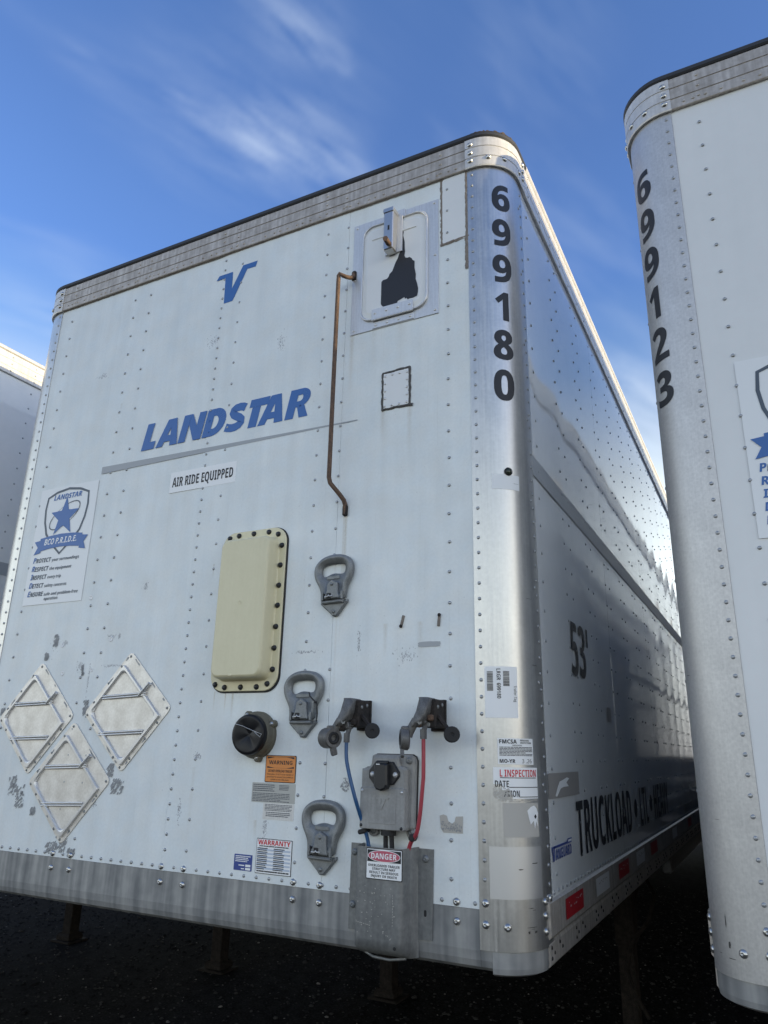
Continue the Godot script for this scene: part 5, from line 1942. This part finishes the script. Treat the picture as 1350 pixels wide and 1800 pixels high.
func post_stickers(t: Node3D) -> void:
	var s: Shape
	# pale tape and marker lamp
	s = bent(t, 1.0, 0.0)
	bent_rect(s, 0.066, 2.512, 0.163, 2.565, 0.0008)
	part(s, "clear_tape", M.clear_film, t)
	var lamp := node("marker_lamp", t, on_post(0.122, 2.575, 1.0))
	s = Shape.new()
	s.lathe([Vector2(0.0145, 0.0), Vector2(0.0145, 0.004), Vector2(0.011, 0.006)], 18)
	part(s, "grommet", M.rubber, lamp)
	s = Shape.new()
	s.lathe([Vector2(0.011, 0.004), Vector2(0.0095, 0.0075), Vector2(0.0, 0.0095)], 16)
	part(s, "lens", M.lamp, lamp)
	# trailer tag
	var d := node("tag_sticker", t)
	s = bent(t, 1.0, 0.0)
	bent_rect(s, 0.029, 1.776, 0.1285, 1.929, 0.0009)
	part(s, "sheet", M.sticker, d)
	s = bent(t, 1.0, 0.0)
	var r := RandomNumberGenerator.new()
	r.seed = 5
	for q in [[0.0365, 0.0545, 1.856, 1.914], [0.0845, 0.1035, 1.871, 1.915]]:
		var y: float = q[3]
		while y > q[2]:
			var w := r.randf_range(0.0006, 0.0022)
			bent_rect(s, q[0], y - w, q[1], y, 0.0016)
			y -= w + r.randf_range(0.0005, 0.0016)
	part(s, "barcode", M.ink, d)
	s = bent(t, 1.0, 0.0)
	s.bend = 2   # turned a quarter: letters run down the post
	write(s, "LRGR  699180", -1.922, 0.0655, 0.0016, 0.0115, 0.089, 0.0, "bold")
	write(s, "Trailer Tag", -1.872, 0.1165, 0.0016, 0.0085, 0.049, 0.0, "regular")
	part(s, "lettering", M.ink, d)
	# periodic inspection
	d = node("inspection_sticker", t)
	s = bent(t, 1.0, 0.0)
	bent_rect(s, 0.063, 1.6435, 0.179, 1.7175, 0.0009)
	part(s, "sheet", M.sticker, d)
	s = bent(t, 1.0, 0.0)
	write(s, "FMCSA", 0.068, 1.7025, 0.0016, 0.0115, 0.052, 0.0, "heavy", 0, 0.008)
	write(s, "PERIODIC", 0.131, 1.7095, 0.0016, 0.0048, 0.032, 0.0, "bold", 0, 0.008)
	write(s, "INSPECTION", 0.131, 1.7025, 0.0016, 0.0048, 0.039, 0.0, "bold", 0, 0.008)
	write(s, "CERTIFICATION", 0.121, 1.6955, 0.0016, 0.0036, 0.03, 0.0, "bold", 1, 0.008)
	fake_lines(s, 0.068, 0.175, 1.667, 1.694, 7, 0.0016, 15)
	write(s, "MO-YR", 0.068, 1.6475, 0.0016, 0.0105, 0.046, 0.0, "heavy", 0, 0.008)
	write(s, "3 .26", 0.135, 1.6475, 0.0016, 0.0115, 0.035, 0.0, "regular", 0, 0.008)
	part(s, "lettering", M.ink, d)
	# torn inspection label
	d = node("torn_inspection_label", t)
	s = bent(t, 1.0, 0.0)
	bent_rect(s, 0.0485, 1.588, 0.1945, 1.635, 0.0009)
	bent_rect(s, 0.073, 1.572, 0.1945, 1.588, 0.0009)
	bent_rect(s, 0.09, 1.56, 0.1945, 1.572, 0.0009)
	bent_rect(s, 0.104, 1.5485, 0.1945, 1.56, 0.0009)
	part(s, "sheet", M.sticker, d)
	s = bent(t, 1.0, 0.0)
	write(s, "L INSPECTION", 0.0675, 1.609, 0.0016, 0.0195, 0.119, 0.0, "bold", 0, 0.008)
	part(s, "red_lettering", M.red_ink, d)
	s = bent(t, 1.0, 0.0)
	bent_rect(s, 0.0675, 1.605, 0.1865, 1.607, 0.0016)
	bent_rect(s, 0.0935, 1.579, 0.193, 1.581, 0.0016)
	bent_rect(s, 0.124, 1.5525, 0.193, 1.5545, 0.0016)
	write(s, "DATE", 0.053, 1.58, 0.0016, 0.018, 0.04, 0.0, "bold", 0, 0.008)
	write(s, "ATION", 0.078, 1.5535, 0.0016, 0.0175, 0.046, 0.0, "bold", 0, 0.008)
	part(s, "lettering", M.ink, d)
	s = bent(t, 1.0, 0.0)
	for k in 120:
		ragged_poly(s, rng.randf_range(0.048, 0.1), 1.548 + 0.036 * rng.randf() * rng.randf_range(0.4, 1.0), rng.randf_range(0.001, 0.005), rng.randf_range(0.001, 0.005), 8, 0.6, 0.0013 + 0.0001 * (k % 7))
	for k in 40:
		ragged_poly(s, rng.randf_range(0.06, 0.19), rng.randf_range(1.541, 1.547), rng.randf_range(0.001, 0.005), rng.randf_range(0.001, 0.003), 8, 0.6, 0.0013 + 0.0001 * (k % 7))
	part(s, "torn_paper", M.residue, d, "stuff")
	# old glue square with a scrap of label
	d = node("glue_square", t)
	s = bent(t, 1.0, 0.0)
	bent_rect(s, 0.074, 1.444, 0.193, 1.537, 0.0006)
	part(s, "glue", M.residue, d)
	s = bent(t, 1.0, 0.0)
	s.flat(PackedVector2Array([Vector2(0.147, 1.516), Vector2(0.16, 1.526), Vector2(0.174, 1.53), Vector2(0.184, 1.522), Vector2(0.19, 1.508), Vector2(0.186, 1.49), Vector2(0.188, 1.47), Vector2(0.181, 1.486), Vector2(0.174, 1.466), Vector2(0.17, 1.488), Vector2(0.158, 1.478), Vector2(0.152, 1.496)]), 0.0016)
	part(s, "label_scrap", M.sticker, d)
	s = bent(t, 1.0, 0.0)
	s.flat(PackedVector2Array([Vector2(0.172, 1.5), Vector2(0.178, 1.506), Vector2(0.183, 1.499), Vector2(0.176, 1.493)]), 0.0021)
	part(s, "scrap_print", M.ink, d)
	# lighter rectangle where a sheet was peeled off
	s = bent(t, 1.0, 0.0)
	bent_rect(s, 0.032, 1.283, 0.2, 1.419, 0.0004)
	part(s, "peeled_label_mark", M.ghost, t)
	# gouges
	s = bent(t, 1.0, 0.0)
	for q in [[0.15, 1.212, 0.02, 0.0012], [0.14, 1.2, 0.004, 0.005], [0.163, 1.2, 0.006, 0.004], [0.155, 1.208, 0.01, 0.0008], [0.15, 1.26, 0.012, 0.0015], [0.16, 1.255, 0.008, 0.001], [0.15, 2.535, 0.016, 0.0006], [0.19, 2.15, 0.02, 0.0007], [0.21, 1.94, 0.022, 0.0012], [0.12, 1.36, 0.01, 0.002], [0.17, 1.375, 0.012, 0.002]]:
		ragged_poly(s, q[0], q[1], q[2], q[3], 14, 0.7, 0.0009)
	part(s, "gouges", M.dark_sealant, t, "stuff")


func side_markings(t: Node3D) -> void:
	var s := Shape.new()
	s.xf = side_frame(1.0)
	s.rect(0.19, 2.612, LEN - 0.3, 2.688, 0.003)
	part(s, "side_stripe", M.stripe, t)
	s = Shape.new()
	s.xf = side_frame(1.0)
	write(s, "53'", 0.615, 1.962, 0.003, 0.203, 0.3)
	part(s, "length_lettering", M.ink, t)
	s = Shape.new()
	s.xf = side_frame(1.0)
	write(s, "TRUCKLOAD", 0.553, 1.341, 0.003, 0.178, 1.09)
	write(s, "LTL", 1.905, 1.341, 0.003, 0.178, 0.26)
	write(s, "HEAVY", 2.39, 1.341, 0.003, 0.178, 0.6)
	s.flat(circle(1.775, 1.432, 0.042, 20), 0.003)
	s.flat(circle(2.275, 1.432, 0.042, 20), 0.003)
	part(s, "service_lettering", M.ink, t)
	var d := node("maker_sticker", t)
	s = Shape.new()
	s.xf = side_frame(1.0)
	write(s, "V", 0.21, 1.362, 0.003, 0.042, 0.04, 0.0, "heavy")
	write(s, "ANGUARD", 0.252, 1.364, 0.003, 0.03, 0.205, 0.0, "heavy")
	s.flat(PackedVector2Array([Vector2(0.226, 1.398), Vector2(0.46, 1.398), Vector2(0.466, 1.413), Vector2(0.41, 1.413), Vector2(0.398, 1.405), Vector2(0.226, 1.405)]), 0.003)
	part(s, "lettering", M.navy, d)
	s = Shape.new()
	s.xf = side_frame(1.0)
	fake_lines(s, 0.412, 0.458, 1.4, 1.412, 1, 0.0036, 22)
	part(s, "reversed_print", M.sticker, d)
	# grey glue patch with a scrap
	d = node("glue_patch", t)
	s = Shape.new()
	s.xf = side_frame(1.0)
	s.rect(0.205, 1.541, 0.615, 1.617, 0.0028)
	part(s, "glue", M.old_glue, d)
	s = Shape.new()
	s.xf = side_frame(1.0)
	s.flat(PackedVector2Array([Vector2(0.28, 1.548), Vector2(0.31, 1.572), Vector2(0.34, 1.59), Vector2(0.39, 1.595), Vector2(0.44, 1.601), Vector2(0.47, 1.597), Vector2(0.43, 1.585), Vector2(0.46, 1.572), Vector2(0.39, 1.572), Vector2(0.35, 1.568), Vector2(0.3, 1.545)]), 0.0036)
	part(s, "label_scrap", M.sticker, d)
	s = Shape.new()
	s.xf = side_frame(1.0)
	s.rect(1.225, 1.815, 1.31, 1.876, 0.003)
	part(s, "small_plate", M.old_glue, t)
	# red and white reflective tape on the base rail
	var u := 0.31
	for k in 18:
		s = Shape.new()
		s.xf = side_frame(1.0)
		s.rect(u, 1.192, u + 0.235, 1.25, 0.0125)
		var tp := part(s, "red_tape" if k % 2 == 0 else "white_tape", M.red_tape if k % 2 == 0 else M.white_tape, t)
		if k < 4:
			s = Shape.new()
			s.xf = side_frame(1.0)
			for j in 10:
				ragged_poly(s, u + rng.randf_range(0.03, 0.2), 1.228 + rng.randf_range(-0.006, 0.008), rng.randf_range(0.003, 0.014), rng.randf_range(0.001, 0.004), 9, 0.6, 0.0132 + 0.0001 * j)
			part(s, "tape_tear", M.bare if k % 2 == 0 else M.rail, tp, "stuff")
		u += 0.44 if k < 4 else 0.9
	# seam rail corner piece, hanging air line and bracket below
	s = Shape.new()
	s.tube([Vector3(1.0, 1.1, -3.0), Vector3(1.1, 0.98, -3.05), Vector3(1.16, 0.86, -3.05), Vector3(1.12, 0.72, -3.0), Vector3(1.02, 0.6, -2.95), Vector3(0.98, 0.45, -2.95), Vector3(1.02, 0.3, -3.0), Vector3(1.08, 0.2, -3.0)], 0.012, 8)
	part(s, "hanging_air_line", M.gear_steel, t)
	s = Shape.new()
	s.box(Vector3(1.2, 1.0, -4.6), Vector3(0.06, 0.12, 2.4), 0.01)
	part(s, "side_guide", M.cast, t)
	s = Shape.new()
	s.box(Vector3(0.75, 1.06, -0.95), Vector3(0.9, 0.1, 0.35), 0.01)
	s.box(Vector3(0.0, 1.07, -1.0), Vector3(1.2, 0.04, 1.3), 0.01)
	part(s, "coupler_plate", M.dark_steel, t)


# ---------------------------------------------------------------- the three trailers
func build_main() -> void:
	var t := trailer("white box trailer 699180 with blue lettering, placard holders and hose couplings on its front", Vector3(0, LIFT, 0), M.post)
	front_sheets(t, M.front)
	side_sheets(t, 1.0, M.side_paint, true, true)
	side_sheets(t, -1.0, M.side_paint, false, false)
	company_lettering(t)
	safety_decal(t, 0.0022)
	post_digits(t, "699180", 1.0, [0.131, 0.12], 3.703, 0.1608)
	placard_holder(t, -0.841, 1.776, 0.03)
	placard_holder(t, -0.319, 1.802, 0.045)
	placard_holder(t, -0.589, 1.529, 0.045)
	document_box(t)
	hose_holder(t, 0.616, 2.285, 0.03)
	var h2 := hose_holder(t, 0.5145, 1.878, 0.0)
	hose_holder(t, 0.6165, 1.464, -0.02)
	var s := Shape.new()
	s.tube([Vector3(0.034, -0.02, 0.03), Vector3(0.04, -0.034, 0.032), Vector3(0.058, -0.05, 0.03), Vector3(0.064, -0.056, 0.024), Vector3(0.065, -0.09, 0.02), Vector3(0.06, -0.115, 0.016)], 0.0022, 6)
	s.box(Vector3(0.061, -0.053, 0.029), Vector3(0.009, 0.008, 0.008), 0.002)
	part(s, "cable_tie", M.rubber, h2)
	round_reflector(t)
	air_coupling(t, 0.722, 1.05, M.hose_blue, [Vector3(0.737, 1.7, 0.09), Vector3(0.7395, 1.65, 0.092), Vector3(0.752, 1.597, 0.09), Vector3(0.772, 1.53, 0.084), Vector3(0.778, 1.475, 0.055), Vector3(0.79, 1.42, 0.035), Vector3(0.8, 1.37, 0.03)], "coupling with a blue hose and a drum head turned aside", Vector3(0.827, 1.732, 0.088), 0.034)
	air_coupling(t, 0.987, -1.0, M.hose_red, [Vector3(1.003, 1.714, 0.09), Vector3(1.004, 1.66, 0.091), Vector3(1.003, 1.6, 0.089), Vector3(0.993, 1.515, 0.085), Vector3(0.977, 1.45, 0.075), Vector3(0.945, 1.415, 0.05), Vector3(0.925, 1.37, 0.035)], "coupling with a red hose and a flat head", Vector3(1.094, 1.724, 0.088), 0.008)
	electric_box(t)
	# ties on the hoses
	s = Shape.new()
	s.box(Vector3(0.778, 1.437, 0.035), Vector3(0.03, 0.014, 0.03), 0.004, Basis(Vector3.BACK, 0.3))
	s.box(Vector3(0.957, 1.432, 0.06), Vector3(0.018, 0.02, 0.026), 0.004, Basis(Vector3.BACK, -0.5))
	part(s, "hose_tie", M.rubber, t)
	cable_cover(t)
	roof_hatch(t)
	patches(t)
	small_stickers(t)
	post_stickers(t)
	side_markings(t)
	torn_flashing(t)


# tar and torn flashing curling up on the roof's front corner
func torn_flashing(t: Node3D) -> void:
	var s := Shape.new()
	for k in 26:
		var u := 0.03 + 0.2 * k / 26.0
		var q := on_post(u, 4.012, 1.0, 0.012)
		s.xf = q * Transform3D(Basis(Vector3.RIGHT, rng.randf_range(-0.9, -0.2)), Vector3.ZERO)
		var w := rng.randf_range(0.006, 0.014)
		var h := rng.randf_range(0.004, 0.012) * (1.6 if k > 9 and k < 18 else 1.0)
		s.prism(PackedVector2Array([Vector2(-w, -0.004), Vector2(w, -0.004), Vector2(w * rng.randf_range(0.3, 1.0), h * rng.randf_range(0.4, 1.0)), Vector2(w * rng.randf_range(-0.3, 0.3), h), Vector2(-w * rng.randf_range(0.4, 1.0), h * rng.randf_range(0.3, 0.9))]), -0.001, 0.001, 0.0, true)
	part(s, "torn_flashing", M.rust_dark, t, "stuff")


func build_right() -> void:
	var t := trailer("white box trailer 699123 with a dull grey corner post, close beside trailer 699180", Vector3(3.027, LIFT, -0.055), M.dull_post)
	front_sheets(t, M.paint)
	side_sheets(t, 1.0, M.side_paint, false, false)
	side_sheets(t, -1.0, M.side_paint, false, true)
	safety_decal(t, 0.0032)
	post_digits(t, "699123", -1.0, [0.134, 0.134], 3.6, 0.159)
	var s := bent(t, -1.0, 0.0)
	for q in [[-0.12, 1.28, 0.0015, 0.02], [-0.115, 1.225, 0.004, 0.008], [-0.11, 1.195, 0.012, 0.001], [-0.15, 1.2, 0.008, 0.001], [-0.11, 1.52, 0.012, 0.0007], [-0.17, 1.9, 0.016, 0.0008]]:
		ragged_poly(s, q[0], q[1], q[2], q[3], 12, 0.7, 0.0009)
	part(s, "gouges", M.dark_sealant, t, "stuff")


func build_left() -> void:
	var t := trailer("white box trailer whose sunlit top rail shows behind the post of trailer 699180", Vector3(-3.32, LIFT, 0.1), M.dull_post)
	front_sheets(t, M.paint)
	side_sheets(t, 1.0, M.side_paint, false, true)
	side_sheets(t, -1.0, M.side_paint, false, false)
	var s := Shape.new()
	s.xf = side_frame(1.0)
	s.rect(0.19, 2.612, LEN - 0.3, 2.688, 0.003)
	part(s, "side_stripe", M.stripe, t)


# unseen trailers added on the right: they keep the low sun off the fronts and the ground
func build_sun_blockers() -> void:
	for q in [[6.15, 0.3, "added unseen white box trailer blocking the sun, standing forward, next beyond trailer 699123"], [9.3, 0.15, "added unseen white box trailer blocking the sun, two places beyond trailer 699123"]]:
		var t := trailer(q[2], Vector3(q[0], LIFT, q[1]), M.dull_post)
		front_sheets(t, M.paint)
		side_sheets(t, 1.0, M.side_paint, false, false)
		side_sheets(t, -1.0, M.side_paint, false, false)
